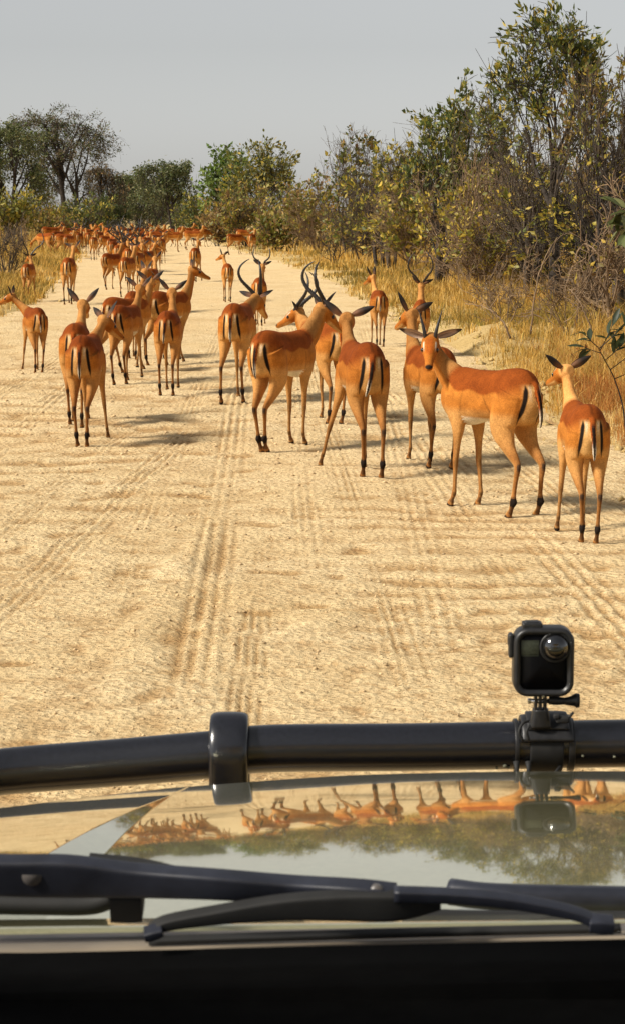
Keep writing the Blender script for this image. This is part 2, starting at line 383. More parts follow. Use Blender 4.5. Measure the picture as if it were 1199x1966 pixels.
# loose grit lying on the road and verges, too many to count
def grit(n, y0, y1, smin, smax, seed, verge=False):
    r = np.random.default_rng(seed)
    Yp = 1 / r.uniform(1 / y1, 1 / y0, n); Xp = r.uniform(-1, 1, n) * (0.18 * Yp + 0.5)
    keep = (Xp > -4.6) & (Xp < 2.9)
    if verge: dv = road_d(Xp, Yp); keep = (dv > -.25) & (dv < 1.3) & (r.random(n) < np.clip(.2 + 1.5 * fbm(Xp * .8, Yp * .5, 93, 2), .05, 1))
    Xp, Yp = Xp[keep], Yp[keep]; n = len(Xp)
    s = smin + (smax - smin) * r.random(n) ** 4
    s = s * np.clip(Yp / 9, 0.8, 2.2)
    O = np.array([[1, 0, 0], [-1, 0, 0], [0, 1, 0], [0, -1, 0], [0, 0, 1], [0, 0, -.4]], float)
    Fo = np.array([[0, 2, 4], [2, 1, 4], [1, 3, 4], [3, 0, 4], [2, 0, 5], [1, 2, 5], [3, 1, 5], [0, 3, 5]])
    V = O[None] * (0.6 + 0.8 * r.random((n, 6, 1)))
    a = r.uniform(0, 6.28, n); ca, sa = np.cos(a), np.sin(a)
    Vx = V[..., 0] * ca[:, None] - V[..., 1] * sa[:, None]; Vy = V[..., 0] * sa[:, None] + V[..., 1] * ca[:, None]
    zz = road_relief(Xp * 0, Xp, Yp) + 0.012; zz = np.maximum(zz, terrain(Xp, Yp))
    W = np.stack([Vx * s[:, None] + Xp[:, None], Vy * s[:, None] + Yp[:, None], V[..., 2] * s[:, None] * .7 + zz[:, None] + .1 * s[:, None]], -1)
    Ff = (Fo[None] + (np.arange(n) * 6)[:, None, None]).reshape(-1, 3)
    return W.reshape(-1, 3), Ff
V, Ff = grit(9000, 6.0, 40, 0.0025, 0.012, 5)
o = obj('gravel', mesh_np('gravel', V, Ff, False), M['pebble']); o['kind'] = 'stuff'
V, Ff = grit(16000, 12, 90, 0.010, 0.045, 6, True)
o = obj('soil_clods', mesh_np('soil_clods', V, Ff, False), M['ground']); o['kind'] = 'stuff'
# ------------------------------------------------------------------ trees, shrubs, grass
def segs_to_tubes(A, B, ra, rb, n):
    """many straight tapered segments at once"""
    d = B - A; d /= np.linalg.norm(d, axis=1)[:, None] + 1e-9
    up = np.where(np.abs(d[:, 2:3]) > .9, [[1., 0, 0]], [[0, 0, 1.]])
    u = np.cross(d, up); u /= np.linalg.norm(u, axis=1)[:, None] + 1e-9; v = np.cross(d, u)
    th = np.arange(n) / n * 2 * np.pi; c, s = np.cos(th), np.sin(th)
    ring = u[:, None] * c[None, :, None] + v[:, None] * s[None, :, None]
    Va = A[:, None] + ring * ra[:, None, None]; Vb = B[:, None] + ring * rb[:, None, None]
    V = np.stack([Va, Vb], 1).reshape(-1, 3)
    k = np.arange(len(A))[:, None] * 2 * n; j = np.arange(n)[None]; j2 = (j + 1) % n
    return V, np.stack([k + j, k + j2, k + n + j2, k + n + j], -1).reshape(-1, 4)

def grow(seed, levels=4, kids=(5, 5, 4, 3), stems=1, lean=.25, ang=(35, 70), ratio=.62, trop=.05, flat=0.0, wander=.22, fork=.35, lenvar=.3, steps=6):
    """branch skeleton of unit size: arrays A, B, ra, rb, level"""
    r = random.Random(seed); S = []
    def rv(): return np.array([r.gauss(0, 1), r.gauss(0, 1), r.gauss(0, 1)])
    todo = []
    for i in range(stems):
        a = r.uniform(0, 6.28); l = lean * (r.uniform(.5, 1.3) if stems > 1 else r.uniform(0, 1))
        d = np.array([math.cos(a) * l, math.sin(a) * l, 1.0]); d /= np.linalg.norm(d)
        todo.append((np.array([math.cos(a), math.sin(a), 0]) * .02 * (stems > 1), d, r.uniform(.75, 1.1) * (.55 if levels > 3 else .7), .034 / (stems ** .35), 0))
    while todo:
        p, d, L, rad, lv = todo.pop()
        n = max(2, steps - lv)
        pts = [p]; dirs = [d]
        for i in range(n):
            t = trop if lv < 2 else trop * .4 - flat
            d = d + rv() * wander * (.6 + .3 * lv) * .5 + np.array([0, 0, t]); d /= np.linalg.norm(d)
            q = pts[-1] + d * L / n; r0 = rad * (1 - .62 * i / n); r1 = rad * (1 - .62 * (i + 1) / n)
            S.append((pts[-1], q, r0, r1, lv)); pts.append(q); dirs.append(d)
        if lv < levels - 1:
            k = kids[lv]
            for j in range(k):
                t = fork + (1 - fork) * (j + r.random()) / k; i = min(int(t * n), n - 1)
                b = pts[i] + (pts[i + 1] - pts[i]) * (t * n - i)
                dd = dirs[i + 1]; ax = np.cross(dd, rv()); ax /= np.linalg.norm(ax) + 1e-9
                an = R(r.uniform(*ang)); nd = dd * math.cos(an) + ax * math.sin(an)
                if lv < 2: nd[2] = nd[2] * .8 + .12
                if flat and lv >= 1: nd[2] *= (1 - flat)
                nd /= np.linalg.norm(nd)
                todo.append((b, nd, L * ratio * r.uniform(1 - lenvar, 1 + lenvar), rad * (1 - .62 * t) * .66, lv + 1))
    A = np.array([s[0] for s in S]); B = np.array([s[1] for s in S])
    return A, B, np.array([s[2] for s in S]), np.array([s[3] for s in S]), np.array([s[4] for s in S])

def leaves(C, D, n, length, width, cols, seed, droop=0.0, spread=.04, outw=.8):
    """n leaf blades scattered along twigs C (points) with directions D; each a folded four-sided blade"""
    r = np.random.default_rng(seed); an = r.integers(0, len(C), n // 6 + 1); i = an[r.integers(0, len(an), n)]   # leaves sit in rosettes
    p = C[i] + r.normal(0, spread, (n, 3))
    e = D[i] * outw + r.normal(0, .6, (n, 3)); e[:, 2] += .25 - droop; e /= np.linalg.norm(e, axis=1)[:, None]
    w = np.cross(e, r.normal(0, 1, (n, 3))); w /= np.linalg.norm(w, axis=1)[:, None]; nn = np.cross(e, w)
    q_ = r.uniform(.35, 1.3, n)[:, None]; L = length * q_; W = width * q_ * r.uniform(.7, 1.15, n)[:, None]
    V = np.stack([p, p + e * L * .45 + w * W + nn * W * .35, p + e * L, p + e * L * .45 - w * W + nn * W * .35], 1).reshape(-1, 3)
    k = np.arange(n)[:, None] * 4
    Fc = np.concatenate([k + np.array([[0, 1, 2]]), k + np.array([[0, 2, 3]])])
    cl = np.asarray(cols); t = r.random(n)
    ci = cl[np.minimum((t * len(cl)).astype(int), len(cl) - 1)] * r.uniform(.7, 1.3, (n, 1))
    return V, Fc, np.repeat(ci, 4, 0)

G_OLIVE = [(0.157, 0.167, 0.031), (0.210, 0.206, 0.036), (0.316, 0.264, 0.043), (0.126, 0.147, 0.031), (0.462, 0.353, 0.057)]
G_YELLOW = [(0.420, 0.343, 0.050), (0.568, 0.431, 0.071), (0.294, 0.274, 0.043), (0.210, 0.216, 0.040), (0.672, 0.470, 0.085)]
G_DARK = [(0.070, 0.096, 0.027), (0.096, 0.123, 0.033), (0.123, 0.149, 0.042), (0.079, 0.105, 0.033)]
G_BRIGHT = [(.12, .17, .036), (.16, .24, .045), (.09, .15, .033), (.21, .26, .06)]
G_GREY = [(0.149, 0.161, 0.078), (0.193, 0.196, 0.090), (0.123, 0.140, 0.068), (0.228, 0.210, 0.090)]
G_DRY = [(0.263, 0.158, 0.060), (0.350, 0.228, 0.075), (0.210, 0.140, 0.053), (0.298, 0.228, 0.060)]
G_BROWN = [(0.149, 0.116, 0.072), (0.193, 0.149, 0.090), (0.114, 0.096, 0.063), (0.158, 0.140, 0.075)]
TREES = 'trees and shrubs along the road'
_tree_mesh = {}
def tree(name, label, x, y, H, W, seed, nleaf=3000, leaf=(.10, .022), cols=G_OLIVE, bark='bark', kw=None, twigs=0, cat='tree', group=TREES, z=None, trunkr=1.0, droop=0.0, key=None, W2=None, zmin_leaf=.12, spread=.05, rz=0.0, minr=.0048, outw=.8, soft=1.0, gaps=.55):
    if name == 'umbrella_tree': soft = .24
    if name == 'slender_tree': soft = .55
    if name in ('round_tree', 'bright_tree', 'leafy_tree'): soft = min(soft, .7)
    A, B, ra, rb, lv = grow(seed, **(kw or {}))
    if twigs:                              # extra fine twigs off the outer branches
        r = np.random.default_rng(seed + 99); src = np.where(lv >= lv.max() - 1)[0]; i = r.choice(src, twigs)
        tt = r.random(twigs)[:, None]; a = A[i] + (B[i] - A[i]) * tt
        d = (B[i] - A[i]); d /= np.linalg.norm(d, axis=1)[:, None] + 1e-9; d = d + r.normal(0, .6, (twigs, 3)) + [0, 0, .15]; d /= np.linalg.norm(d, axis=1)[:, None]
        l = r.uniform(.04, .14, twigs)[:, None]; m_ = a + d * l * .5 + r.normal(0, .008, (twigs, 3)); b_ = m_ + (d + r.normal(0, .35, (twigs, 3))) * l * .5
        A = np.concatenate([A, a, m_]); B = np.concatenate([B, m_, b_]); rr_ = np.full(twigs, .0018)
        ra = np.concatenate([ra, rr_, rr_ * .8]); rb = np.concatenate([rb, rr_ * .8, rr_ * .4]); lv = np.concatenate([lv, np.full(twigs * 2, 9)])
    if soft < 1:
        zt = np.percentile(B[:, 2], 80); A[:, 2] = np.where(A[:, 2] > zt, zt + (A[:, 2] - zt) * soft, A[:, 2]); B[:, 2] = np.where(B[:, 2] > zt, zt + (B[:, 2] - zt) * soft, B[:, 2])
    top = np.percentile(B[:, 2], 99.6); wx = np.percentile(np.abs(B[:, 0]), 98.5); wy = np.percentile(np.abs(B[:, 1]), 98.5)
    lo = np.array([wx, wy])
    sc = np.array([W / 2 / lo[0], (W2 or W) / 2 / lo[1], H / top])
    fade = lambda Q: np.stack([Q[:, 0] * sc[0], Q[:, 1] * sc[1], Q[:, 2] * sc[2]], 1)
    A, B = fade(A), fade(B); kp = (np.abs(B[:, 0]) < W * .54) & (np.abs(B[:, 1]) < (W2 or W) * .6) & (B[:, 2] < H * 1.03); A, B, ra, rb, lv = A[kp], B[kp], ra[kp], rb[kp], lv[kp]; ra = np.maximum(ra * H * trunkr, minr); rb = np.maximum(rb * H * trunkr, minr * .8)
    if z is None: z = float(terrain(np.array([x]), np.array([y]))[0]) - .05
    root = empty(name, (x, y, z), rz); tag(root, label, cat, group)
    mb = MB()
    big = ra > .022
    if big.any(): mb.add(*segs_to_tubes(A[big], B[big], ra[big], rb[big], 7))
    mb.add(*segs_to_tubes(A[~big], B[~big], ra[~big], rb[~big], 3))
    obj('trunk', mb.mesh('trunk'), M[bark], root)
    if nleaf:
        ok = (lv >= max(1, lv[lv < 9].max() - 1)) & (B[:, 2] > zmin_leaf * H)
        blk = np.random.default_rng(seed + 7).random(len(lv) // 9 + 1) < gaps; ok &= blk[np.arange(len(lv)) // 9] | (lv == 9)
        D = (B - A); D /= np.linalg.norm(D, axis=1)[:, None] + 1e-9
        V, Fc, c = leaves(np.concatenate([B[ok], (A[ok] + B[ok]) / 2]), np.concatenate([D[ok], D[ok]]), nleaf, leaf[0], leaf[1], cols, seed + 5, droop, spread, outw)
        obj('crown', mesh_np('crown', V, Fc, False, c), M['leaf'], root)
    return root
BUSH = dict(levels=4, kids=(6, 5, 4, 0), stems=7, lean=.55, ang=(20, 55), ratio=.55, trop=.06, wander=.3, fork=.2)
OPEN = dict(levels=4, kids=(6, 5, 5, 0), stems=1, lean=.1, ang=(28, 60), ratio=.62, trop=.08, wander=.26, fork=.35)
MULTI = dict(levels=4, kids=(6, 5, 4, 0), stems=4, lean=.38, ang=(25, 60), ratio=.6, trop=.07, wander=.3, fork=.3)
TALL = dict(levels=5, kids=(6, 4, 4, 4, 0), stems=1, lean=.05, ang=(25, 50), ratio=.60, trop=.10, wander=.2, fork=.5)
BIGT = dict(levels=5, kids=(6, 5, 5, 5, 0), stems=3, lean=.45, ang=(25, 55), ratio=.60, trop=.05, flat=.22, wander=.2, fork=.45)
UMB = dict(levels=5, kids=(5, 5, 5, 4, 0), stems=2, lean=.35, ang=(30, 60), ratio=.66, trop=.07, flat=.55, wander=.2, fork=.45)

def T(name, label, px, Y, ytop, wpx, seed, base=None, **k):
    x = gx(px, Y); g = float(terrain(np.array([x]), np.array([Y]))[0]) - .05
    return tree(name, label, x, Y, gz(ytop, Y) - g, wpx / F * Y, seed, **k)
# the right hand thicket, near to far
T('slender_tree', 'tallest tree on the right, with an open airy crown on a thin dark trunk', 1062, 36, 26, 300, 11, nleaf=4200, leaf=(.135, .025), cols=G_OLIVE + G_DARK, bark='bark_dark', kw=TALL, twigs=750, trunkr=.75, zmin_leaf=.42, W2=2.6, outw=1.0, gaps=.36)
T('slender_tree', 'brown twiggy tree at the right picture edge beside the tallest tree', 1185, 33, 62, 260, 12, nleaf=2176, leaf=(0.110, 0.025), cols=G_OLIVE + G_DRY, bark='bark', kw=dict(MULTI, stems=2), twigs=1350, trunkr=.7, W2=2.2)
T('leafy_shrub', 'crooked dark stemmed tree leaning over the grass below the tallest tree', 1105, 34.5, 330, 300, 13, nleaf=1226, leaf=(0.110, 0.030), cols=G_OLIVE + G_YELLOW, bark='bark_dark', kw=dict(MULTI, stems=2, wander=.42), twigs=1350, trunkr=1.25, W2=2.5)
T('leafy_tree', 'dark green leafy tree with two rounded tops left of the tallest tree', 838, 46, 150, 200, 24, nleaf=3600, leaf=(0.143, 0.037), cols=G_DARK + G_OLIVE + G_BRIGHT[:1], bark='bark_dark', kw=dict(MULTI, stems=2), twigs=525, trunkr=.8, zmin_leaf=.3, gaps=.7, soft=.55)
T('leafy_tree', 'grey green tree topping the thicket just left of the tallest tree', 945, 44, 165, 180, 25, nleaf=1449, leaf=(0.132, 0.032), cols=G_OLIVE + G_GREY, kw=dict(MULTI, stems=3), twigs=735, trunkr=.7, zmin_leaf=.25)
T('leafy_shrub', 'yellow green shrub in the middle of the right thicket', 905, 42, 315, 230, 26, nleaf=2007, leaf=(0.121, 0.034), cols=G_YELLOW, bark='twig', kw=BUSH, twigs=944, trunkr=.7, zmin_leaf=.3)
T('leafy_shrub', 'yellowing shrub under the tallest tree with many bare twigs', 1010, 39, 300, 240, 27, nleaf=1449, leaf=(0.110, 0.030), cols=G_YELLOW + G_OLIVE, bark='bark', kw=BUSH, twigs=1680, trunkr=.7, zmin_leaf=.3)
T('leafy_shrub', 'dense tangle of brown twigs and few leaves at the right edge', 1170, 38, 235, 260, 28, nleaf=1226, leaf=(0.110, 0.027), cols=G_OLIVE + G_DRY, bark='twig', kw=BUSH, twigs=3300, trunkr=.6, zmin_leaf=.3)
T('leafy_shrub', 'low yellow green shrub in the grass in front of the thicket', 935, 40, 385, 190, 29, nleaf=1115, leaf=(0.110, 0.032), cols=G_YELLOW, bark='twig', kw=BUSH, twigs=735, trunkr=.7, zmin_leaf=.3)
T('leafy_tree', 'olive tree whose top rises left of the dark green leafy tree', 745, 60, 240, 190, 31, nleaf=1784, leaf=(0.154, 0.042), cols=G_OLIVE + G_YELLOW[:2], kw=MULTI, twigs=840, trunkr=.6)
T('leafy_tree', 'tree with a dark green tuft on top above brown twigs', 668, 70, 240, 150, 32, nleaf=1337, leaf=(0.176, 0.052), cols=G_OLIVE + G_DRY + G_DARK, kw=MULTI, twigs=944, trunkr=.6)
T('leafy_shrub', 'broad olive shrub at the grass edge in the middle of the thicket', 800, 54, 335, 200, 33, nleaf=1895, leaf=(0.143, 0.042), cols=G_OLIVE + G_YELLOW, bark='twig', kw=BUSH, twigs=944, trunkr=.7, zmin_leaf=.3)
T('leafy_shrub', 'brownish shrub with dark stems standing in the grass beside the far bucks', 700, 66, 345, 170, 34, nleaf=1337, leaf=(0.154, 0.044), cols=G_OLIVE + G_DRY, bark='bark', kw=BUSH, twigs=1260, trunkr=.7, zmin_leaf=.3)
T('leafy_shrub', 'tan shrub at the narrow left end of the thicket', 612, 84, 335, 130, 35, nleaf=1337, leaf=(0.198, 0.055), cols=G_DRY + G_OLIVE, bark='twig', kw=BUSH, twigs=944, trunkr=.6, zmin_leaf=.3)
T('leafy_shrub', 'small leafy shrub right of the far bucks in the grass', 655, 74, 395, 110, 36, nleaf=836, leaf=(0.154, 0.047), cols=G_BRIGHT + G_YELLOW, bark='twig', kw=BUSH, twigs=315, trunkr=.6, zmin_leaf=.3)
T('leafy_shrub', 'dark shrub filling the back of the thicket under the olive tree', 790, 72, 300, 240, 37, nleaf=1504, leaf=(0.187, 0.055), cols=G_DRY + G_OLIVE + G_DARK, bark='bark', kw=BUSH, twigs=525, trunkr=.6, zmin_leaf=.3)
T('leafy_shrub', 'dark shrub filling the back of the thicket under the tallest tree', 980, 56, 280, 280, 38, nleaf=1605, leaf=(0.165, 0.049), cols=G_DRY + G_OLIVE + G_DARK, bark='twig', kw=BUSH, twigs=944, trunkr=.6, zmin_leaf=.3)
T('leafy_shrub', 'dark shrub at the back of the thicket by the right picture edge', 1160, 52, 250, 280, 39, nleaf=1504, leaf=(0.165, 0.049), cols=G_DRY + G_OLIVE + G_DARK, bark='twig', kw=BUSH, twigs=944, trunkr=.6, zmin_leaf=.3)
T('bare_shrub', 'leafless grey shrub with a few crossing sticks in the right hand grass', 965, 31, 470, 190, 40, nleaf=60, leaf=(0.075, 0.021), cols=G_DRY, bark='twig', kw=dict(BUSH, stems=5, wander=.45, kids=(4, 3, 2, 0)), twigs=240, trunkr=.55, cat='shrub')
T('bare_shrub', 'leafless brown shrub below the crooked dark stemmed tree', 1090, 29, 450, 230, 41, nleaf=120, leaf=(0.075, 0.021), cols=G_DRY, bark='twig', kw=dict(BUSH, stems=6, wander=.45, kids=(4, 3, 2, 0)), twigs=390, trunkr=.5, cat='shrub')
T('bare_shrub', 'leafless shrub with dark sticks in the grass below the olive tree', 640, 66, 420, 90, 42, nleaf=80, leaf=(0.100, 0.028), cols=G_DRY, bark='bark_dark', kw=dict(BUSH, stems=4, wander=.45, kids=(4, 3, 2, 0)), twigs=90, trunkr=.7, cat='shrub')
T('bare_shrub', 'reddish dry shrub by the right edge behind the pale headed female', 1185, 23, 690, 180, 43, nleaf=500, leaf=(0.088, 0.017), cols=[(.26, .11, .035), (.20, .09, .03)], bark='twig', kw=dict(BUSH, kids=(5, 4, 3, 0)), twigs=750, trunkr=.45, cat='shrub')
for i, (px, Y, yt, wp, lab, bk) in enumerate([
    (1012, 37.5, 205, 170, 'bare grey branched tree in front of the tallest trunk', 'bark'), (1130, 32, 215, 220, 'bare crooked tree with long side branches at the right', 'bark_dark'),
    (925, 41, 290, 150, 'bare pale stemmed bush left of the tallest trunk', 'twig'), (725, 62, 300, 120, 'bare brown stemmed bush below the olive tree top', 'bark_dark'),
    (830, 50, 270, 150, 'bare dark stemmed bush in front of the dark green leafy tree', 'bark_dark'), (1180, 28, 330, 200, 'bare pale bush leaning in from the right edge', 'twig')]):
    T('bare_tree', lab, px, Y, yt, wp, 120 + i, nleaf=160, leaf=(.10, .03), cols=G_YELLOW + G_DRY, bark=bk, kw=dict(MULTI, wander=.42, stems=3), twigs=260, trunkr=.85, minr=.007)
# beyond the bend
T('bright_tree', 'vivid green tree where the road bends, centre of the picture', 432, 116, 278, 100, 51, nleaf=2600, leaf=(.30, .085), cols=G_BRIGHT, bark='bark_dark', kw=MULTI, trunkr=.8, zmin_leaf=.35, spread=.15)
T('round_tree', 'broad grey green tree right of the vivid green tree', 510, 108, 268, 150, 52, nleaf=4200, leaf=(.25, .06), cols=G_GREY + G_OLIVE, bark='bark_dark', kw=dict(MULTI, stems=3), twigs=700, trunkr=.7, spread=.15, zmin_leaf=.2)
T('leafy_shrub', 'olive brown brush below the broad grey green tree', 475, 102, 345, 130, 53, nleaf=2600, leaf=(.22, .055), cols=G_OLIVE + G_DRY, kw=BUSH, twigs=500, trunkr=.6, spread=.12)
T('leafy_shrub', 'brown brush between the broad grey green tree and the thicket', 560, 96, 350, 130, 54, nleaf=2600, leaf=(.20, .05), cols=G_DRY + G_OLIVE, kw=BUSH, twigs=900, trunkr=.6, spread=.12)
T('umbrella_tree', 'flat topped acacia straight above the end of the road', 342, 142, 316, 150, 61, nleaf=12000, leaf=(.20, .05), cols=G_GREY + G_DARK, bark='bark_dark', kw=UMB, trunkr=.8, spread=.18, zmin_leaf=.5)
T('umbrella_tree', 'low flat topped acacia left of the one above the road', 268, 150, 338, 120, 62, nleaf=10000, leaf=(.20, .05), cols=G_DARK + G_GREY, bark='bark_dark', kw=UMB, trunkr=.8, spread=.18, zmin_leaf=.4)
T('umbrella_tree', 'dark spreading tree with a brownish crown, largest on the left', 146, 128, 206, 215, 63, nleaf=12000, gaps=.5, leaf=(.19, .036), cols=G_BROWN + G_DARK[:2], bark='bark_dark', kw=BIGT, trunkr=1.15, spread=.16, zmin_leaf=.36)
T('umbrella_tree', 'dark green tree at the left picture edge before the largest tree', 30, 112, 238, 150, 64, nleaf=12000, leaf=(.18, .042), cols=G_DARK + G_GREY, bark='bark_dark', kw=dict(BIGT, stems=2), trunkr=.9, spread=.16, zmin_leaf=.36)
T('umbrella_tree', 'grey twiggy tree cut by the left picture edge', -22, 122, 188, 110, 65, nleaf=5000, leaf=(.22, .04), cols=G_BROWN + G_GREY, bark='bark_dark', kw=dict(BIGT, stems=2), trunkr=.8, spread=.16, zmin_leaf=.4)
T('umbrella_tree', 'brownish low tree right of the largest tree on the left', 215, 136, 318, 90, 66, nleaf=2400, leaf=(.26, .05), cols=G_BROWN + G_DRY[:1], bark='bark_dark', kw=UMB, trunkr=.8, spread=.16, zmin_leaf=.3)
for i, (px, Y, yt, wp, lab, cl) in enumerate([
    (22, 104, 365, 120, 'olive brush at the left edge below the dark green tree', G_OLIVE), (95, 118, 372, 110, 'low brush at the foot of the largest tree', G_OLIVE + G_DRY), (170, 122, 378, 110, 'low dark brush right of the foot of the largest tree', G_DARK + G_OLIVE),
    (230, 132, 372, 110, 'dark brush behind the horned far herd', G_DARK), (300, 150, 376, 110, 'grey green brush behind the road bend', G_GREY + G_DARK), (385, 138, 372, 100, 'dark brush under the vivid green tree', G_DARK + G_OLIVE),
    (60, 134, 352, 130, 'grey brush between the two left hand trees', G_GREY + G_BROWN), (440, 128, 362, 110, 'olive brush behind the vivid green tree', G_OLIVE), (345, 165, 370, 150, 'far grey green brush closing the road', G_GREY), (200, 160, 366, 150, 'far grey brush seen under the low brownish tree', G_GREY + G_BROWN),
    (420, 106, 398, 70, 'dry tan brush on the far right verge of the bend', G_DRY), (536, 88, 400, 90, 'dry brown brush behind the pale bellied far impala', G_DRY + G_OLIVE)]):
    T('brush', lab, px, Y, yt, wp, 70 + i, nleaf=1900, leaf=(.24, .06), cols=cl, kw=BUSH, twigs=200, trunkr=.6, spread=.14, cat='shrub', zmin_leaf=.05)
T('bare_shrub', 'leafless dark shrub in the dry grass on the left verge', 22, 52, 408, 80, 91, nleaf=60, leaf=(.08, .02), cols=G_DRY, bark='bark', kw=dict(BUSH, stems=5, kids=(5, 4, 3, 0)), twigs=260, trunkr=.8, cat='shrub')
T('bare_shrub', 'pale leafless shrub behind the left verge ram', 60, 70, 418, 70, 92, nleaf=100, leaf=(.08, .02), cols=G_DRY, bark='twig', kw=dict(BUSH, stems=5, kids=(5, 4, 3, 0)), twigs=200, trunkr=.6, cat='shrub')

# broad leaved sapling by the right edge: every leaf its own piece
def big_leaf_mesh(L, W, fold, bend, col):
    nv = 7; v = np.linspace(0, 1, nv); wd = W * np.sin(np.pi * np.clip(v * .96 + .03, 0, 1)) ** .8
    Vl = []; 
    for i in range(nv):
        zc = -bend * v[i] ** 2 * L
        Vl += [(-wd[i], v[i] * L, zc + fold * wd[i]), (0, v[i] * L, zc), (wd[i], v[i] * L, zc + fold * wd[i])]
    Vl = np.array(Vl); I = np.arange(nv * 3).reshape(nv, 3)
    f = np.stack([I[:-1, :-1], I[:-1, 1:], I[1:, 1:], I[1:, :-1]], -1).reshape(-1, 4)
    c = np.tile(np.array(col), (nv * 3, 1)); c[1::3] *= 1.35
    return mesh_np('leaf', Vl, f, True, c)
def sapling(label, stem, rad, spots, seed, meshes, lsize):
    """spots: (t along the stem, twig direction, twig length, leaves)"""
    r = random.Random(seed); S = catmull(np.array(stem), 40); root = empty('sapling', S[0]); tag(root, label, 'sapling', 'broad leaved saplings')
    mb = MB(); mb.tube(S - S[0], rad * (1 - .6 * np.linspace(0, 1, 40)), 6)
    for t, d, L, k in spots:
        p = S[int(t * 39)] - S[0]; d = np.array(d, float); d /= np.linalg.norm(d)
        tw = np.array([p + d * L * q + np.array([0, 0, .10 * L * q * q]) for q in np.linspace(0, 1, 6)])
        mb.tube(tw, .0035 * np.linspace(1.2, .6, 6), 4)
        for j in range(k):
            q = .35 + .65 * (j + .5) / k; b = p + d * L * q + np.array([0, 0, .10 * L * q * q])
            e = Vector(d) * .7 + Vector((r.gauss(0, .55), r.gauss(0, .45), r.gauss(.1, .45)))
            o = obj('leaf', r.choice(meshes), None, root, b)
            o.rotation_euler = (e.to_track_quat('Y', 'Z').to_matrix() @ Matrix.Rotation(r.uniform(-.7, .7), 3, 'Y')).to_euler()
            o.scale = (lsize * r.uniform(.75, 1.2),) * 3
    obj('stem', mb.mesh('stem'), M['bark_dark'], root)
lm = [big_leaf_mesh(.13, .021, f_, b_, c_) for f_, b_, c_ in ((.3, .15, (.035, .05, .02)), (.2, .3, (.05, .065, .025)), (.4, .05, (.03, .042, .02)))]
lg = [big_leaf_mesh(.15, .034, f_, b_, c_) for f_, b_, c_ in ((.3, .3, (.12, .14, .05)), (.2, .5, (.17, .18, .07)), (.4, .2, (.09, .11, .04)))]
for m_ in lm + lg: m_.materials.append(M['leaf'])
b0 = at(1200, 838, .05)
Yb = float(b0[1]); q = lambda px, py, dy=0: np.array([gx(px, Yb + dy), Yb + dy, gz(py, Yb + dy)])
sapling('dark leaved sapling standing in the red grass above the pale headed female', [b0, q(1190, 780), q(1172, 725), q(1152, 688, -.1), q(1140, 665, -.15)], .007,
        [(.98, (-.6, -.1, .5), .16, 6), (.85, (-.9, -.2, .25), .17, 6), (.72, (.7, -.2, .6), .22, 8), (.6, (.8, .1, .55), .30, 9), (.9, (.5, .2, .9), .22, 8), (.5, (.9, -.1, .35), .24, 6), (.95, (.85, 0, .7), .34, 9)], 3, lm, .95)
b0 = at(1262, 800, .1)
Yb = float(b0[1])
sapling('light green broad leaved twig hanging in at the right edge', [b0, q(1258, 600), q(1245, 480), q(1222, 420, -.1), q(1196, 398, -.2)], .012,
        [(.98, (-.5, -.1, -.35), .14, 6), (.92, (-.3, -.2, -.9), .24, 8), (.85, (-.5, .1, -.6), .22, 6), (.9, (-.8, -.1, .15), .16, 5), (.8, (.3, .2, .7), .3, 6), (.7, (-.1, -.1, -.9), .25, 6)], 5, lg, 1.1)

# dead sticks lying in the verge grass
def stick(label, pts, rad):
    Pn = np.array(pts); root = empty('dead_branch', Pn[0]); tag(root, label, 'branch', 'dead branches in the grass')
    S = catmull(Pn - Pn[0], 26); S += np.random.default_rng(len(label)).normal(0, rad * .35, S.shape)
    mb = MB(); mb.tube(S, rad * np.linspace(1, .35, 26), 6); k = S[15]
    mb.tube(np.array([k, k + [.12, .05, .16], k + [.2, .08, .36]]), rad * .5 * np.array([1, .7, .4]), 5); k = S[9]
    mb.tube(np.array([k, k + [-.1, .02, .1], k + [-.24, .05, .17]]), rad * .45 * np.array([1, .7, .4]), 5)
    obj('wood', mb.mesh('wood'), M['twig'], root)
def pt(px, py, Y): return np.array([gx(px, Y), Y, gz(py, Y)])
stick('long dead branch arching low out of the dry grass on the right', [pt(975, 650, 25), pt(955, 612, 25), pt(925, 590, 25.2), pt(888, 583, 25.4)], .014)
stick('pale dead stick leaning across the grass under the tallest tree', [pt(1012, 640, 27), pt(1020, 560, 27), pt(1035, 500, 27.2), pt(1060, 455, 27.5)], .013)
stick('pale dead stick leaning the other way beside the crooked tree', [pt(1130, 640, 26), pt(1105, 580, 26), pt(1078, 548, 26.2)], .012)
stick('grey dead branch rising to the right picture edge', [pt(1075, 560, 30), pt(1110, 470, 30), pt(1165, 520, 29.6), pt(1210, 560, 29.4)], .016)

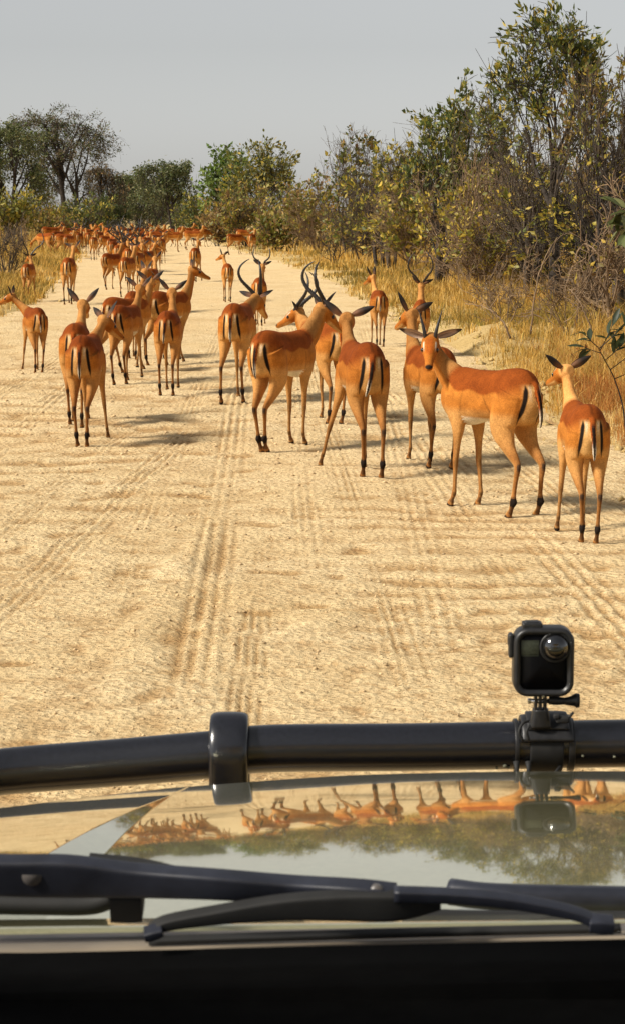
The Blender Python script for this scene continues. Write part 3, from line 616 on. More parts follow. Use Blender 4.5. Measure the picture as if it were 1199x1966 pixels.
# dry grass, nobody could count it
def grass(n, seed, y0, y1, x0, x1, hmin, hmax, cols, wid, dmin=.15, clump=.45, bl=7, keep=None):
    r = np.random.default_rng(seed)
    Yd = 1 / r.uniform(1 / y1, 1 / y0, n); px = r.uniform(x0, x1, n); Xd = (px - CX) / F * Yd
    d = road_d(Xd, Yd); dens = 0.55 + 1.2 * fbm(Xd * .55, Yd * .4, seed + 1, 3)
    dens = dens * sstep(dmin - .1, dmin + .6, d)
    dens = dens * (1 - .95 * np.exp(-((Xd - 2.35) / .6) ** 2 - ((Yd - 28) / 1.6) ** 2))
    ok = (d > dmin) & (r.random(n) < np.clip(dens, .02, 1))
    if keep is not None: ok &= keep(Xd, Yd)
    Xd, Yd, d = Xd[ok], Yd[ok], d[ok]; n = len(Xd)
    Zd = terrain(Xd, Yd) - .03
    hh = (hmin + (hmax - hmin) * sstep(.2, 3.0, d) * (.55 + .8 * fbm(Xd * .4, Yd * .3, seed + 2, 2))) * r.uniform(.6, 1.2, n)
    N_ = n * bl
    i = np.repeat(np.arange(n), bl); sp = np.clip(Yd[i] / 30, .6, 2.5)
    b = np.stack([Xd[i] + r.normal(0, .05, N_) * sp, Yd[i] + r.normal(0, .05, N_) * sp, Zd[i]], 1)
    a = r.uniform(0, 6.28, N_); ln = r.uniform(.1, clump * 2, N_); h = hh[i] * r.uniform(.5, 1.15, N_)
    dr = np.stack([np.cos(a), np.sin(a), a * 0], 1)
    up = np.array([0, 0, 1.0])
    m1 = b + dr * (ln * .28 * h)[:, None] + up * (h * .55)[:, None]; tp = b + dr * (ln * .95 * h)[:, None] + up * (h * (1 - .30 * ln))[:, None]
    a2 = a + r.normal(1.57, .6, N_); s = np.stack([np.cos(a2), np.sin(a2), a * 0], 1) * (wid * sp * r.uniform(.6, 1.3, N_))[:, None]
    V = np.stack([b - s, b + s, m1 - s * .7, m1 + s * .7, tp], 1).reshape(-1, 3)
    k = np.arange(N_)[:, None] * 5
    Fc = np.concatenate([k + np.array([[0, 1, 3]]), k + np.array([[0, 3, 2]]), k + np.array([[2, 3, 4]])])
    cl = np.asarray(cols); pick = np.clip((fbm(Xd * .35, Yd * .25, seed + 3, 2) + .5 + r.normal(0, .22, n)), 0, .999)
    c = cl[(pick * len(cl)).astype(int)][i] * r.uniform(.65, 1.35, (N_, 1))
    return V, Fc, np.repeat(c, 5, 0)
STRAW = [(.26, .19, .045), (.48, .29, .06), (.60, .38, .09), (.66, .44, .13), (.56, .32, .07), (.70, .50, .19)]
STRAW_G = [(.20, .21, .05), (.32, .28, .06), (.44, .35, .09), (.54, .39, .11), (.36, .30, .07)]
RED = [(.42, .16, .04), (.50, .21, .05), (.38, .17, .045), (.54, .30, .09)]
def stuff(name, V, Fc, c, m):
    o = obj(name, mesh_np(name, V, Fc, False, c), m); o['kind'] = 'stuff'
stuff('dry_grass', *grass(24000, 101, 13, 46, 640, 1420, .20, .92, STRAW, .0058, keep=lambda x, y: ~((x / y * F + CX > 1095) & (y < 21) & (np.random.default_rng(1).random(len(x)) < .8))), M['grass'])
stuff('dry_grass', *grass(17000, 102, 36, 130, 380, 1300, .16, .85, STRAW, .008), M['grass'])
stuff('green_grass', *grass(7000, 103, 20, 80, 500, 1300, .10, .38, STRAW_G, .0055), M['grass'])
stuff('red_grass', *grass(4500, 104, 13.5, 27, 1000, 1420, .12, .66, RED + STRAW[2:5] + RED, .0042, .12), M['grass'])
stuff('dry_grass', *grass(34000, 105, 28, 130, -200, 330, .28, 1.05, STRAW, .0075), M['grass'])
stuff('red_grass', *grass(9000, 107, 14, 24, 1080, 1420, .2, .75, RED, .0045, .2), M['grass'])
stuff('verge_grass', *grass(6000, 106, 15, 90, -150, 1300, .03, .12, STRAW_G + STRAW, .005, -.05, .9, 6, lambda x, y: road_d(x, y) < 1.6), M['grass'])
# ------------------------------------------------------------------ impala
TOR = np.array([  # y, z, half width, up, down
    (-.475, .765, .030, .050, .060), (-.455, .762, .068, .095, .105), (-.40, .757, .116, .144, .178), (-.32, .750, .148, .164, .195), (-.22, .742, .152, .165, .180),
    (-.10, .728, .138, .162, .150), (.05, .718, .146, .165, .160), (.19, .705, .148, .180, .180), (.31, .708, .128, .182, .178), (.40, .728, .095, .150, .150), (.465, .755, .050, .090, .100)])
HIND = np.array([  # x, y, z, lateral, fore-aft
    (.070, -.31, .77, .085, .125), (.090, -.275, .66, .075, .125), (.094, -.255, .55, .064, .104), (.088, -.315, .44, .041, .060), (.080, -.395, .355, .023, .034), (.079, -.412, .32, .0195, .029),
    (.077, -.402, .25, .0150, .0195), (.075, -.388, .16, .0140, .018), (.074, -.380, .105, .0185, .024), (.073, -.365, .062, .015, .0175), (.072, -.345, .030, .019, .023), (.072, -.330, .000, .022, .032)])
FORE = np.array([
    (.075, .27, .72, .055, .105), (.085, .255, .62, .050, .085), (.082, .235, .53, .038, .058), (.078, .24, .43, .026, .034), (.074, .25, .33, .0205, .0245), (.073, .253, .30, .0205, .0235),
    (.072, .252, .22, .0140, .0165), (.071, .252, .13, .0130, .016), (.070, .256, .095, .0160, .020), (.070, .272, .058, .0138, .016), (.070, .288, .030, .018, .022), (.070, .300, .000, .021, .031)])
LEGW_H = np.array([0, .05, .16, .36, .58, .64, .74, .87, .95, .985, 1, 1]); LEGW_F = np.array([0, .06, .18, .36, .55, .60, .74, .87, .94, .98, 1, 1])

def head_frame(yaw, pitch, roll=0):
    y, p = R(yaw), R(pitch)
    f = np.array([math.sin(y) * math.cos(p), math.cos(y) * math.cos(p), -math.sin(p)])
    r = np.array([math.cos(y), -math.sin(y), 0]); u = np.cross(r, f)
    if roll:
        c, s = math.cos(R(roll)), math.sin(R(roll)); r, u = r * c + u * s, u * c - r * s
    return r, f, u

C_SADDLE = np.array([.245, .056, .007]); C_FLANK = np.array([.47, .17, .027]); C_PALE = np.array([.60, .36, .13]); C_WHITE = np.array([.80, .72, .56])
C_BLACK = np.array([.012, .008, .006]); C_LEG = np.array([.35, .15, .040]); C_NAPE = np.array([.46, .205, .055])
def lerp(a, b, t): return a + (b - a) * np.asarray(t)[:, None]

def body_colour(part, u, d, loc, p, nz, pale):
    n = len(p); x, y, z = p.T; ax = np.abs(x)
    # trunk
    zb = .752 + .03 * sstep(.1, .4, y) + .012 * np.sin(y * 23)
    wd = .011 + .06 * sstep(-.22, -.36, y)
    c = lerp(np.tile(C_FLANK, (n, 1)), C_SADDLE, sstep(-1, 1, (z - zb - .025 * sstep(-.22, -.4, y)) / wd))
    c = lerp(c, C_PALE, .55 * sstep(.665, .60, z))
    c = lerp(c, C_WHITE, (part == 0) * sstep(.600, .575, z) * sstep(-.26, -.2, y) * sstep(.30, .22, y))
    rear = sstep(-.30, -.40, y)
    # pale buttock patch, two dark stripes
    pz = sstep(.56, .63, z) * sstep(.835, .80, z)
    c = lerp(c, C_PALE * 1.02, .80 * rear * pz * sstep(.10, .05, ax))
    c = lerp(c, C_WHITE, .38 * rear * sstep(.70, .79, z) * sstep(.825, .80, z) * sstep(.058, .048, ax) * sstep(.030, .040, ax))
    sx = .066 + .14 * np.maximum(.80 - z, 0) * .8 - .25 * np.maximum(.70 - z, 0) ** 2
    hw = .0120 * sstep(.832, .775, z) * sstep(.55, .66, z)
    st = sstep(hw + .004, hw - .004, np.abs(ax - sx)) * sstep(-.24, -.29, y) * (hw > .001)
    c = lerp(c, C_BLACK, st)
    # spine line; crease shade painted along the thigh and shoulder folds
    c = lerp(c, C_SADDLE * .35, .65 * sstep(.020, .005, ax) * sstep(.84, .87, z) * sstep(.2, .0, y))
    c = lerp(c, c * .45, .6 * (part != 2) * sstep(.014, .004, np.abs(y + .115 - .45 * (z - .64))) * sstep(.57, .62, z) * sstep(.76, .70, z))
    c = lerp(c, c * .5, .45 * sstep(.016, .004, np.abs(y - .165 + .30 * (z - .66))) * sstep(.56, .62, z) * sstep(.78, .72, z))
    # legs
    h = part == 1; f = part == 2; leg = h | f
    k = leg * sstep(.20, .36, u)
    lc = lerp(np.tile(C_LEG, (n, 1)), C_PALE, .6 * sstep(.1, .6, d) * h + .35 * sstep(.2, .7, -d) * f)
    c = lerp(c, lc, k)
    c = lerp(c, c * .45, .55 * leg * sstep(.30, .40, u) * sstep(-.35, -.8, d))
    c = lerp(c, c * .6, .5 * leg * sstep(.42, .46, u) * sstep(.54, .50, u))
    c = lerp(c, C_BLACK * 3, h * sstep(.395, .43, u) * sstep(.50, .46, u) * sstep(-.2, -.7, d) * .9)
    tuft = h * sstep(.655, .68, u) * sstep(.80, .765, u) * sstep(.55, .15, d) + f * .55 * sstep(.69, .71, u) * sstep(.78, .75, u) * sstep(.1, -.4, d)
    c = lerp(c, C_BLACK * 1.4, np.clip(tuft, 0, 1))
    c = lerp(c, np.array([.09, .045, .02]), leg * sstep(.77, .80, u) * sstep(.90, .87, u) * sstep(.3, -.3, d) * .85)
    c = lerp(c, C_BLACK * 1.5, leg * sstep(.925, .945, u))
    # tail
    t = part == 5
    tc = lerp(np.tile(C_SADDLE * 1.2, (n, 1)), C_BLACK * 1.5, sstep(.22, .34, u) * sstep(.85, .55, np.abs(d)))
    tc = lerp(tc, C_WHITE, sstep(.55, .8, u) * sstep(.45, .75, np.abs(d)))
    c = np.where(t[:, None], tc, c)
    # neck
    nk = part == 3
    nc = lerp(np.tile(C_NAPE * (0.6 + .4 * pale) + C_PALE * .25 * pale, (n, 1)), C_FLANK * .92, sstep(.35, -.1, d))
    nc = lerp(nc, C_PALE, .7 * sstep(-.55, -.95, d))
    nc = lerp(nc, C_SADDLE * 1.15, sstep(.30, .05, u) * sstep(-.1, .5, d))
    c = np.where(nk[:, None], lerp(c, nc, sstep(0.02, .22, u)), c)
    # head
    hd = part == 4
    lx, ly, lz = loc.T; alx = np.abs(lx)
    hc = np.tile(C_FLANK * np.array([.88, .80, .70]), (n, 1))
    hc = lerp(hc, C_NAPE * .9 + C_PALE * .35 * pale, sstep(.02, -.03, ly))
    hc = lerp(hc, C_SADDLE * 1.5, .8 * sstep(.02, .034, lz) * sstep(.03, .015, alx) * sstep(.0, .04, ly) * sstep(.2, .15, ly))
    hc = lerp(hc, C_PALE * 1.1, .8 * sstep(-.016, -.030, lz) * sstep(.06, .1, ly))
    hc = lerp(hc, C_WHITE, .9 * sstep(.016, .004, np.abs(lz - .043 + .30 * (ly - .075))) * sstep(.030, .037, alx) * sstep(.035, .05, ly) * sstep(.125, .10, ly))
    hc = lerp(hc, C_BLACK * 2, sstep(.020, .010, np.sqrt((ly - .082) ** 2 + (lz - .014) ** 2)) * (alx > .030))
    hc = lerp(hc, C_BLACK * 1.5, sstep(.206, .218, ly) * sstep(-.012, -.004, lz))
    c = np.where(hd[:, None], hc, c)
    return np.clip(c, 0, 1)

def impala_parts(voxel=.0065, ny=0, np_=58, nl=0.34, hy=0, hp=28, roll=0, legs=None, neck=1.0, pale=.5, horns=None, ears=((-1, .0), (1, .0)), tail=0.0, hornsc=1.0, lean=0):
    """one posed animal: a continuous body mesh, plus ear, horn and eye meshes in body space"""
    Vs, Fq, Ft, PT, U, D, LO = [], [], [], [], [], [], []
    cnt = [0]
    def loft(part, C, lat, a, bu, bd, n, u, loc=None):
        m = len(C); T, L, Dn = frames(C, lat); th = np.arange(n) / n * 2 * np.pi; c, s_ = np.cos(th), np.sin(th)
        bb = np.where(s_[None] > 0, bu[:, None], bd[:, None]) * s_[None]
        V = C[:, None] + L[:, None] * (a[:, None] * c[None])[..., None] + Dn[:, None] * bb[..., None]
        V = np.concatenate([V.reshape(-1, 3), C[:1], C[-1:]]); k = m * n
        i = np.arange(m - 1)[:, None] * n; j = np.arange(n)[None]; j2 = (j + 1) % n
        Fq.append(np.stack([i + j, i + j2, i + n + j2, i + n + j], -1).reshape(-1, 4) + cnt[0])
        jj = np.arange(n); jn = (jj + 1) % n
        Ft.append(np.concatenate([np.stack([np.full(n, k), jn, jj], -1), np.stack([np.full(n, k + 1), (m - 1) * n + jj, (m - 1) * n + jn], -1)]) + cnt[0])
        Vs.append(V); cnt[0] += len(V)
        PT.append(np.full(len(V), part)); U.append(np.concatenate([np.repeat(u, n), [u[0], u[-1]]])); D.append(np.concatenate([np.tile(s_, m), [0, 0]]))
        if part == 5: D[-1] = np.concatenate([np.tile(c, m), [0, 0]])
        LO.append(np.zeros((len(V), 3)) if loc is None else loc(V))
    S = catmull(TOR * np.array([.93, 1, .79, 1, .97]), 70)
    loft(0, np.stack([S[:, 0] * 0, S[:, 0], S[:, 1]], 1), (1, 0, 0), S[:, 2], S[:, 3], S[:, 4], 44, np.linspace(0, 1, 70))
    legs = legs or [(0, 0, 0)] * 4
    for i, (K, W, part) in enumerate(((HIND, LEGW_H, 1), (HIND, LEGW_H, 1), (FORE, LEGW_F, 2), (FORE, LEGW_F, 2))):
        K = K * np.array([.86, .93, 1, .90, .95]); sgn = -1 if i % 2 == 0 else 1; K[:, 0] *= sgn
        dx, dy, lift = legs[i]
        K[:, 0] += W * dx; K[:, 1] += W * dy
        K[:, 2] += lift * np.clip((W - .3) / .7, 0, 1)
        if lift: K[-4:, 1] -= np.array([.0, .25, .45, .6]) * lift * 1.2; K[-2:, 2] -= 0
        if part == 1 and dy: K[3:6, 1] += -abs(dy) * .10 * np.array([.5, 1, .7])
        K[3:-2, 3:5] *= .90; S = catmull(K, 64); uu = np.linspace(0, 1, 64)
        bd = S[:, 4].copy()
        if part == 1: bd += .014 * np.exp(-((uu - .715) / .035) ** 2)
        S[:, 3] += .0012; bd += .0012
        if part == 1: S[:, 3] += .004 * np.exp(-((uu - .715) / .035) ** 2)
        loft(part, S[:, :3], (1, 0, 0), S[:, 3], S[:, 4] + .0012, bd, 18, uu)
    # neck
    P0 = np.array([0, .305, .775]); y, p = R(ny), R(np_)
    P2 = P0 + nl * np.array([math.sin(y) * math.cos(p), math.cos(y) * math.cos(p), math.sin(p)])
    e1 = R(min(38, np_ * .6))
    P1 = P0 + .20 * np.array([math.sin(y * .35) * math.cos(e1), math.cos(y * .35) * math.cos(e1), math.sin(e1)])
    t = np.linspace(0, 1, 30)[:, None]; C = (1 - t) ** 2 * P0 + 2 * t * (1 - t) * P1 + t * t * P2
    t = t[:, 0]; nm = 1 + (neck - 1) * sstep(.15, .6, t)
    a = nm * np.interp(t, [0, .25, .5, .8, 1], [.078, .062, .043, .036, .040]); b = nm * np.interp(t, [0, .25, .5, .8, 1], [.110, .098, .072, .056, .054])
    r_, f_, u_ = head_frame(hy, hp, roll)
    loft(3, C, (1, 0, 0), a, b, b, 28, t)
    # head
    H = catmull(np.array([(-.062, .006, .030, .028, .030), (-.045, .008, .044, .042, .046), (-.01, .010, .053, .052, .055), (.035, .008, .056, .052, .053), (.075, .004, .051, .046, .050), (.115, -.002, .037, .036, .044),
                          (.155, -.008, .028, .028, .034), (.195, -.010, .0255, .024, .027), (.222, -.012, .022, .019, .022), (.236, -.014, .011, .010, .012)]), 46)
    HB = P2 + f_ * .012
    HS = 1.04; H = H * HS
    hp3 = HB + H[:, :1] * f_ + H[:, 1:2] * u_
    loc = lambda V: np.stack([(V - HB) @ r_, (V - HB) @ f_, (V - HB) @ u_], 1) / HS
    loft(4, hp3, r_, H[:, 2], H[:, 3], H[:, 4], 30, np.linspace(0, 1, 46), loc)
    # tail
    K = catmull(np.array([(0, -.40, .845, .019), (tail * .1, -.436, .815, .018), (tail * .25, -.458, .75, .016), (tail * .5, -.467, .68, .016), (tail * .8, -.462, .61, .014), (tail, -.446, .56, .007)]), 30)
    loft(5, K[:, :3], (1, 0, 0), K[:, 3], K[:, 3] * .6, K[:, 3] * .6, 14, np.linspace(0, 1, 30))
    V = np.concatenate(Vs); PT = np.concatenate(PT); U = np.concatenate(U); D = np.concatenate(D); LO = np.concatenate(LO)
    src = mesh_np('tmp', V, [np.concatenate(Fq), np.concatenate(Ft)])
    o = bpy.data.objects.new('tmp', src); COL.objects.link(o)
    md = o.modifiers.new('r', 'REMESH'); md.mode = 'VOXEL'; md.voxel_size = voxel; md.use_smooth_shade = True
    sm = o.modifiers.new('s', 'SMOOTH'); sm.factor = .5; sm.iterations = 3 if voxel > .009 else 5
    dg = bpy.context.evaluated_depsgraph_get(); dg.update()
    me = bpy.data.meshes.new_from_object(o.evaluated_get(dg)); me.name = 'body'
    bpy.data.objects.remove(o); bpy.data.meshes.remove(src)
    n = len(me.vertices); p = np.zeros(n * 3, np.float32); me.vertices.foreach_get('co', p); p = p.reshape(-1, 3).astype(float)
    kd = kdtree.KDTree(len(V))
    for i, v in enumerate(V): kd.insert(v, i)
    kd.balance()
    idx = np.array([kd.find(v)[1] for v in p])
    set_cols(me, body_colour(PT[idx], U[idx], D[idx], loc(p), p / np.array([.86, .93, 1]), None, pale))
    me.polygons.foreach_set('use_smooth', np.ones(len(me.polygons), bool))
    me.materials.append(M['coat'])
    out = [('body', me)]
    # ears: cupped leaves with thickness
    for (sg, el), nm in zip(ears, ('ear', 'ear')):
        side = np.sign(sg); sp = abs(sg)           # sp: how far it lies sideways
        e = np.array([side * sp, -.28, (1.15 - sp) + el]); e /= np.linalg.norm(e)
        nrm = np.array([side * .35, .85, .1]); nrm -= e * (nrm @ e); nrm /= np.linalg.norm(nrm); wv = np.cross(e, nrm)
        nv, nw = 12, 7; v = np.linspace(0, 1, nv)[:, None]; q = np.linspace(-1, 1, nw)[None]
        wid = .030 * np.sin(np.pi * np.clip(v * .93 + .07, 0, 1)) ** .75 * (1 - .25 * v) + .004 * (1 - v)
        L = .172
        base = np.array([side * .040, -.022, .040])
        cup = (q ** 2 - .6) * wid * .75
        G = base + e * (v * L)[..., None] + wv * (q * wid)[..., None] + nrm * (cup + .012 * v * v)[..., None]
        G2 = G - nrm * .0045 * (1 - .5 * v)[..., None]
        I = np.arange(nv * nw).reshape(nv, nw); f1 = np.stack([I[:-1, :-1], I[:-1, 1:], I[1:, 1:], I[1:, :-1]], -1).reshape(-1, 4)
        k = nv * nw; ring = np.concatenate([I[0, :], I[1:, -1], I[-1, -2::-1], I[-2:0:-1, 0]]); rn = np.roll(ring, -1)
        f3 = np.stack([ring, rn, rn + k, ring + k], -1)
        A = np.concatenate([G.reshape(-1, 3), G2.reshape(-1, 3)]) * HS * .94; A = HB + A[:, :1] * r_ + A[:, 1:2] * f_ + A[:, 2:] * u_
        vv = np.repeat(v, nw, 1).ravel(); qq = np.repeat(q, nv, 0).ravel()
        ci = lerp(np.tile([.42, .29, .21], (k, 1)), np.array([.05, .03, .02]), np.maximum(sstep(.70, .85, vv), .9 * sstep(.72, .95, np.abs(qq)) * sstep(.15, .5, vv)))
        ci = lerp(ci, np.array([.10, .05, .035]), .7 * sstep(.25, .0, np.abs(np.abs(qq) - .35) * 1.2) * sstep(.75, .3, vv))
        co = lerp(np.tile([.14, .06, .025], (k, 1)), np.array([.018, .012, .009]), sstep(.15, .60, vv))
        out.append((nm, mesh_np('ear', A, [f1, f1[:, ::-1] + k, f3], True, np.concatenate([ci, co]))))
        out[-1][1].materials.append(M['ear'])
    for side in (-1, 1):
        V_, F_ = sweep(np.stack([np.linspace(-1, 1, 9) * .0, np.linspace(-1, 1, 9) * .013, np.zeros(9)], 1), np.sqrt(np.clip(1 - np.linspace(-1, 1, 9) ** 2, .03, 1)) * .013, np.sqrt(np.clip(1 - np.linspace(-1, 1, 9) ** 2, .03, 1)) * .013, 10)
        V_ = (V_ + np.array([side * .0425, .080, .014])) * HS; V_ = HB + V_[:, :1] * r_ + V_[:, 1:2] * f_ + V_[:, 2:] * u_
        out.append(('eye', mesh_np('eye', V_, F_))); out[-1][1].materials.append(M['eye'])
    if horns:
        rr, fr, ur = head_frame(hy, hp * .45 - 4, roll)
        for side in (-1, 1):
            if horns == 'lyre':
                K = np.array([(.026, .015, .035), (.038, -.012, .07), (.078, -.07, .125), (.122, -.14, .18), (.140, -.185, .245), (.125, -.195, .315), (.088, -.175, .37), (.056, -.15, .405)]) ; r0, rings = .0185, 1
            elif horns == 'wide':
                K = np.array([(.026, .015, .035), (.042, -.010, .075), (.085, -.06, .13), (.155, -.11, .18), (.192, -.13, .25), (.190, -.12, .33), (.175, -.10, .40), (.165, -.08, .45)]); r0, rings = .0185, 1
            else:
                K = np.array([(.028, .020, .035), (.036, .018, .08), (.052, .0, .14), (.070, -.015, .20)]); r0, rings = .0125, 0
            K = K * np.array([side, 1, 1]); K[2:] *= hornsc
            S = catmull(K, 60); q = np.linspace(0, 1, 60)
            rad = r0 * (1 - q ** 1.6 * .86)
            if rings: rad = rad * (1 + .09 * np.sin(q * 60 * 2.1) * (q < .72))
            A, F_ = sweep(S, rad, rad, 10); A = A * 1.05; A = HB + A[:, :1] * rr + A[:, 1:2] * fr + A[:, 2:] * ur
            out.append(('horn', mesh_np('horn', A, F_))); out[-1][1].materials.append(M['horn'])
    return out

WALK = [(.0, .14, 0), (.0, -.10, 0), (.0, -.10, 0), (.0, .12, 0)]
WALK2 = [(.01, -.12, 0), (-.01, .15, 0), (.0, .14, 0), (.0, -.12, .05)]
STAND = [(0, .0, 0), (0, .05, 0), (0, .02, 0), (0, -.03, 0)]
STEP = [(.02, .05, 0), (.0, -.08, 0), (.0, .16, 0), (.0, -.06, 0)]
HERD = 'impalas walking up the sand road'
FARH = 'far impalas where the road bends away'
_proto = {}
def impala(label, px, py, h, s, pose, group=HERD, key=None, ref='hind', grass=False):
    """px, py: where the hind feet stand in the photograph; h: degrees right of straight ahead"""
    g = at(px, py, 0.0); g = at(px, py, on_ground(g[0], g[1]))
    hr = R(h); off = np.array([0, -.32 if ref == 'hind' else .28 if ref == 'fore' else 0.0]) * s
    c, s_ = math.cos(-hr), math.sin(-hr)
    gxy = g[:2] - np.array([c * off[0] - s_ * off[1], s_ * off[0] + c * off[1]])
    root = empty('impala', (gxy[0], gxy[1], on_ground(gxy[0], gxy[1]) - .007), -hr); root.scale = (s, s, s)
    tag(root, label, 'impala', group)
    if key is None or key not in _proto:
        pr = impala_parts(**pose)
        objs = [obj(n, me, None, root) for n, me in pr]
        if key: _proto[key] = objs
    else:
        for o in _proto[key]:
            c_ = o.copy(); COL.objects.link(c_); c_.parent = root
    return root
E_UP = ((-.55, .0), (.55, .0)); E_OUT = ((-.95, .10), (.95, .10)); E_MID = ((-.75, .0), (.75, .0)); E_BACK = ((-.65, -.1), (.65, -.1))
def pose(h=0, head=0, **k):              # head: absolute direction it faces
    k['hy'] = head - h; k.setdefault('ny', np.clip((head - h) * .4, -40, 40)); return k
N, MID, LOW = .0062, .0085, .012
# the near animals
impala('young male with short spike horns standing side on and looking back at the camera', 1000, 991, -34, .97,
       dict(voxel=.0055, ny=-28, np_=52, nl=.33, hy=-140, hp=36, roll=0, legs=[(-.02, .02, 0), (.02, -.04, 0), (.01, .05, 0), (.03, -.05, 0)], pale=.3, horns='spike', ears=((-1.02, .08), (1.0, .06)), tail=.03))
impala('small pale headed female at the right edge of the road, seen from behind', 1126, 1046, -2, .83,
       pose(-2, -26, voxel=.0055, np_=58, nl=.33, hp=18, legs=[(.03, .04, 0), (-.01, -.03, 0), (-.04, .05, 0), (.0, -.02, .03)], pale=1.3, ears=((-.72, .0), (.80, .0)), tail=.015))
impala('female with its tail flicked aside and a foreleg stretched to the left', 708, 918, -10, 1.01,
       dict(voxel=.0055, ny=2, np_=48, nl=.32, hy=10, hp=24, legs=[(.03, .06, 0), (.01, -.05, 0), (-.14, .12, 0), (.02, -.02, 0)], pale=.35, ears=((-.70, .1), (.92, .08)), tail=-.05))
impala('ram with tall curved horns turning its head to the right, in mid road', 507, 866, 27, 1.0,
       dict(voxel=.0055, ny=6, np_=44, nl=.36, hy=40, hp=40, neck=1.4, legs=[(.06, -.04, 0), (-.03, -.02, 0), (-.03, .02, 0), (-.01, -.02, 0)], pale=.3, horns='lyre', ears=((-.9, .1), (.62, .1)), hornsc=.86))
impala('ram facing left behind the large ram in mid road', 644, 814, -22, .95,
       dict(voxel=N, ny=-4, np_=38, nl=.27, hy=-48, hp=26, neck=1.35, legs=[(.0, .03, 0), (-.02, -.03, 0), (.0, .03, 0), (.02, -.06, 0)], pale=.6, horns='lyre', ears=((-.75, .0), (.75, .1)), hornsc=.88))
impala('ram lowering its head beyond its right shoulder, walking left of the mid road pair', 448, 775, 8, 1.02,
       dict(voxel=N, ny=10, np_=22, nl=.34, hy=26, hp=42, neck=1.35, legs=[(-.04, -.05, 0), (.02, .06, 0), (.0, .02, 0), (.09, .0, .05)], pale=.2, horns='lyre', ears=((-.9, -.1), (.8, -.1)), hornsc=.88))
impala('female with spread ears standing directly behind the young spike-horned male', 848, 902, -16, .93,
       dict(voxel=N, ny=6, np_=64, nl=.37, hy=-14, hp=22, legs=[(-.02, .07, 0), (.0, -.03, 0), (.0, .02, 0), (.02, -.08, 0)], pale=.3, ears=((-.45, .35), (.95, .15)), tail=.01))
impala('female at the front of the left group, walking away', 160, 857, 2, .94,
       dict(voxel=N, ny=16, np_=40, nl=.31, hy=46, hp=34, legs=[(.02, -.02, 0), (-.02, -.06, 0), (.02, -.01, 0), (.06, .05, 0)], pale=.8, ears=((-.95, .3), (.4, .4)), tail=0))
impala('female with upright ears half hidden behind the front female of the left group', 146, 818, -2, .95,
       pose(-2, 4, voxel=MID, np_=44, nl=0.36, hp=24, legs=WALK, pale=.6, ears=((-.62, .2), (.62, .15))))
impala('female walking away in the middle of the left group with its tail hanging straight', 229, 738, 12, .90,
       pose(12, 14, voxel=N, np_=52, nl=0.36, hp=24, legs=[(.02, -.06, 0), (.0, .08, 0), (.0, -.05, 0), (.03, .05, .04)], pale=.6, ears=((-.7, .1), (.62, .15)), tail=.01))
impala('female at the back of the left group showing one dark rump stripe', 214, 716, 32, .93,
       dict(voxel=MID, ny=-8, np_=52, nl=0.36, hy=-28, hp=22, legs=WALK2, pale=.5, ears=((-.7, .1), (.7, .1))))
impala('female looking right over the back of the left group', 255, 690, 4, .92,
       pose(4, 52, voxel=MID, np_=62, nl=0.40, hp=24, legs=WALK, pale=.4, ears=((-.6, .2), (.6, .2))))
impala('female walking straight away to the left of the wheel track with a bent dark tail', 321, 758, 2, .90,
       pose(2, -10, voxel=N, np_=56, nl=0.36, hp=24, legs=[(-.01, -.02, 0), (.01, -.06, 0), (-.01, .10, 0), (.0, .06, .03)], pale=.6, ears=((-.62, .2), (.72, .1)), tail=-.02))
impala('female with a long neck looking right, in front of the one with the bent tail', 301, 700, 28, .95,
       pose(28, 82, voxel=MID, np_=68, nl=0.40, hp=22, legs=WALK2, pale=.4, ears=((-.72, .1), (.5, .2))))
impala('female standing on the left verge looking left off the road', 76, 716, -18, .80,
       dict(voxel=N, ny=-40, np_=38, nl=0.40, hy=-62, hp=22, legs=[(.0, -.02, 0), (-.01, .06, 0), (-.05, .1, 0), (.02, -.02, 0)], pale=.4, ears=((-.6, .2), (.6, .2)), tail=.01))
# the middle distance
impala('small female on the right road edge with one ear up, walking away', 728, 666, -4, .82,
       pose(-4, -40, voxel=MID, np_=64, nl=0.35, hp=24, legs=[(.01, -.04, 0), (.0, .02, 0), (-.01, .05, 0), (.0, -.02, 0)], pale=1.5, ears=((-.4, .2), (.3, .4)), tail=-.01))
impala('ram with ringed lyre horns standing behind the female near the right verge', 806, 690, 3, .80,
       pose(3, 6, voxel=MID, np_=62, nl=.36, hp=4, neck=1.3, legs=STAND, pale=.7, horns='lyre', ears=((-.5, .0), (.9, .15)), hornsc=1.3))
impala('ram with open horns walking away between the two tracks', 497, 626, 3, .84,
       pose(3, 8, voxel=MID, np_=62, nl=0.36, hp=20, neck=1.15, legs=WALK, pale=.6, horns='wide', ears=((-.75, .1), (.9, .1)), hornsc=.8))
impala('small pale female to the left of the ram with open horns', 438, 580, -6, .84,
       pose(-6, -50, voxel=MID, np_=56, nl=0.34, hp=18, legs=STAND, pale=.8, ears=((-.3, .4), (.8, .1))))
impala('female walking away with pricked ears above its brown back, left of mid road', 290, 602, 4, .88,
       pose(4, -14, voxel=MID, np_=58, nl=0.36, hp=24, legs=[(-.04, -.04, 0), (.0, .06, 0), (.0, .02, 0), (.0, -.02, 0)], pale=.7, ears=((-.7, .1), (.6, .1))))
impala('lone female walking away far up the road with both ears spread', 374, 541, 3, .96,
       pose(3, 14, voxel=MID, np_=52, nl=0.34, hp=22, legs=[(-.03, -.06, 0), (-.02, .0, 0), (.0, .04, 0), (.06, .1, .02)], pale=.4, ears=((-.9, .1), (.9, .15))))
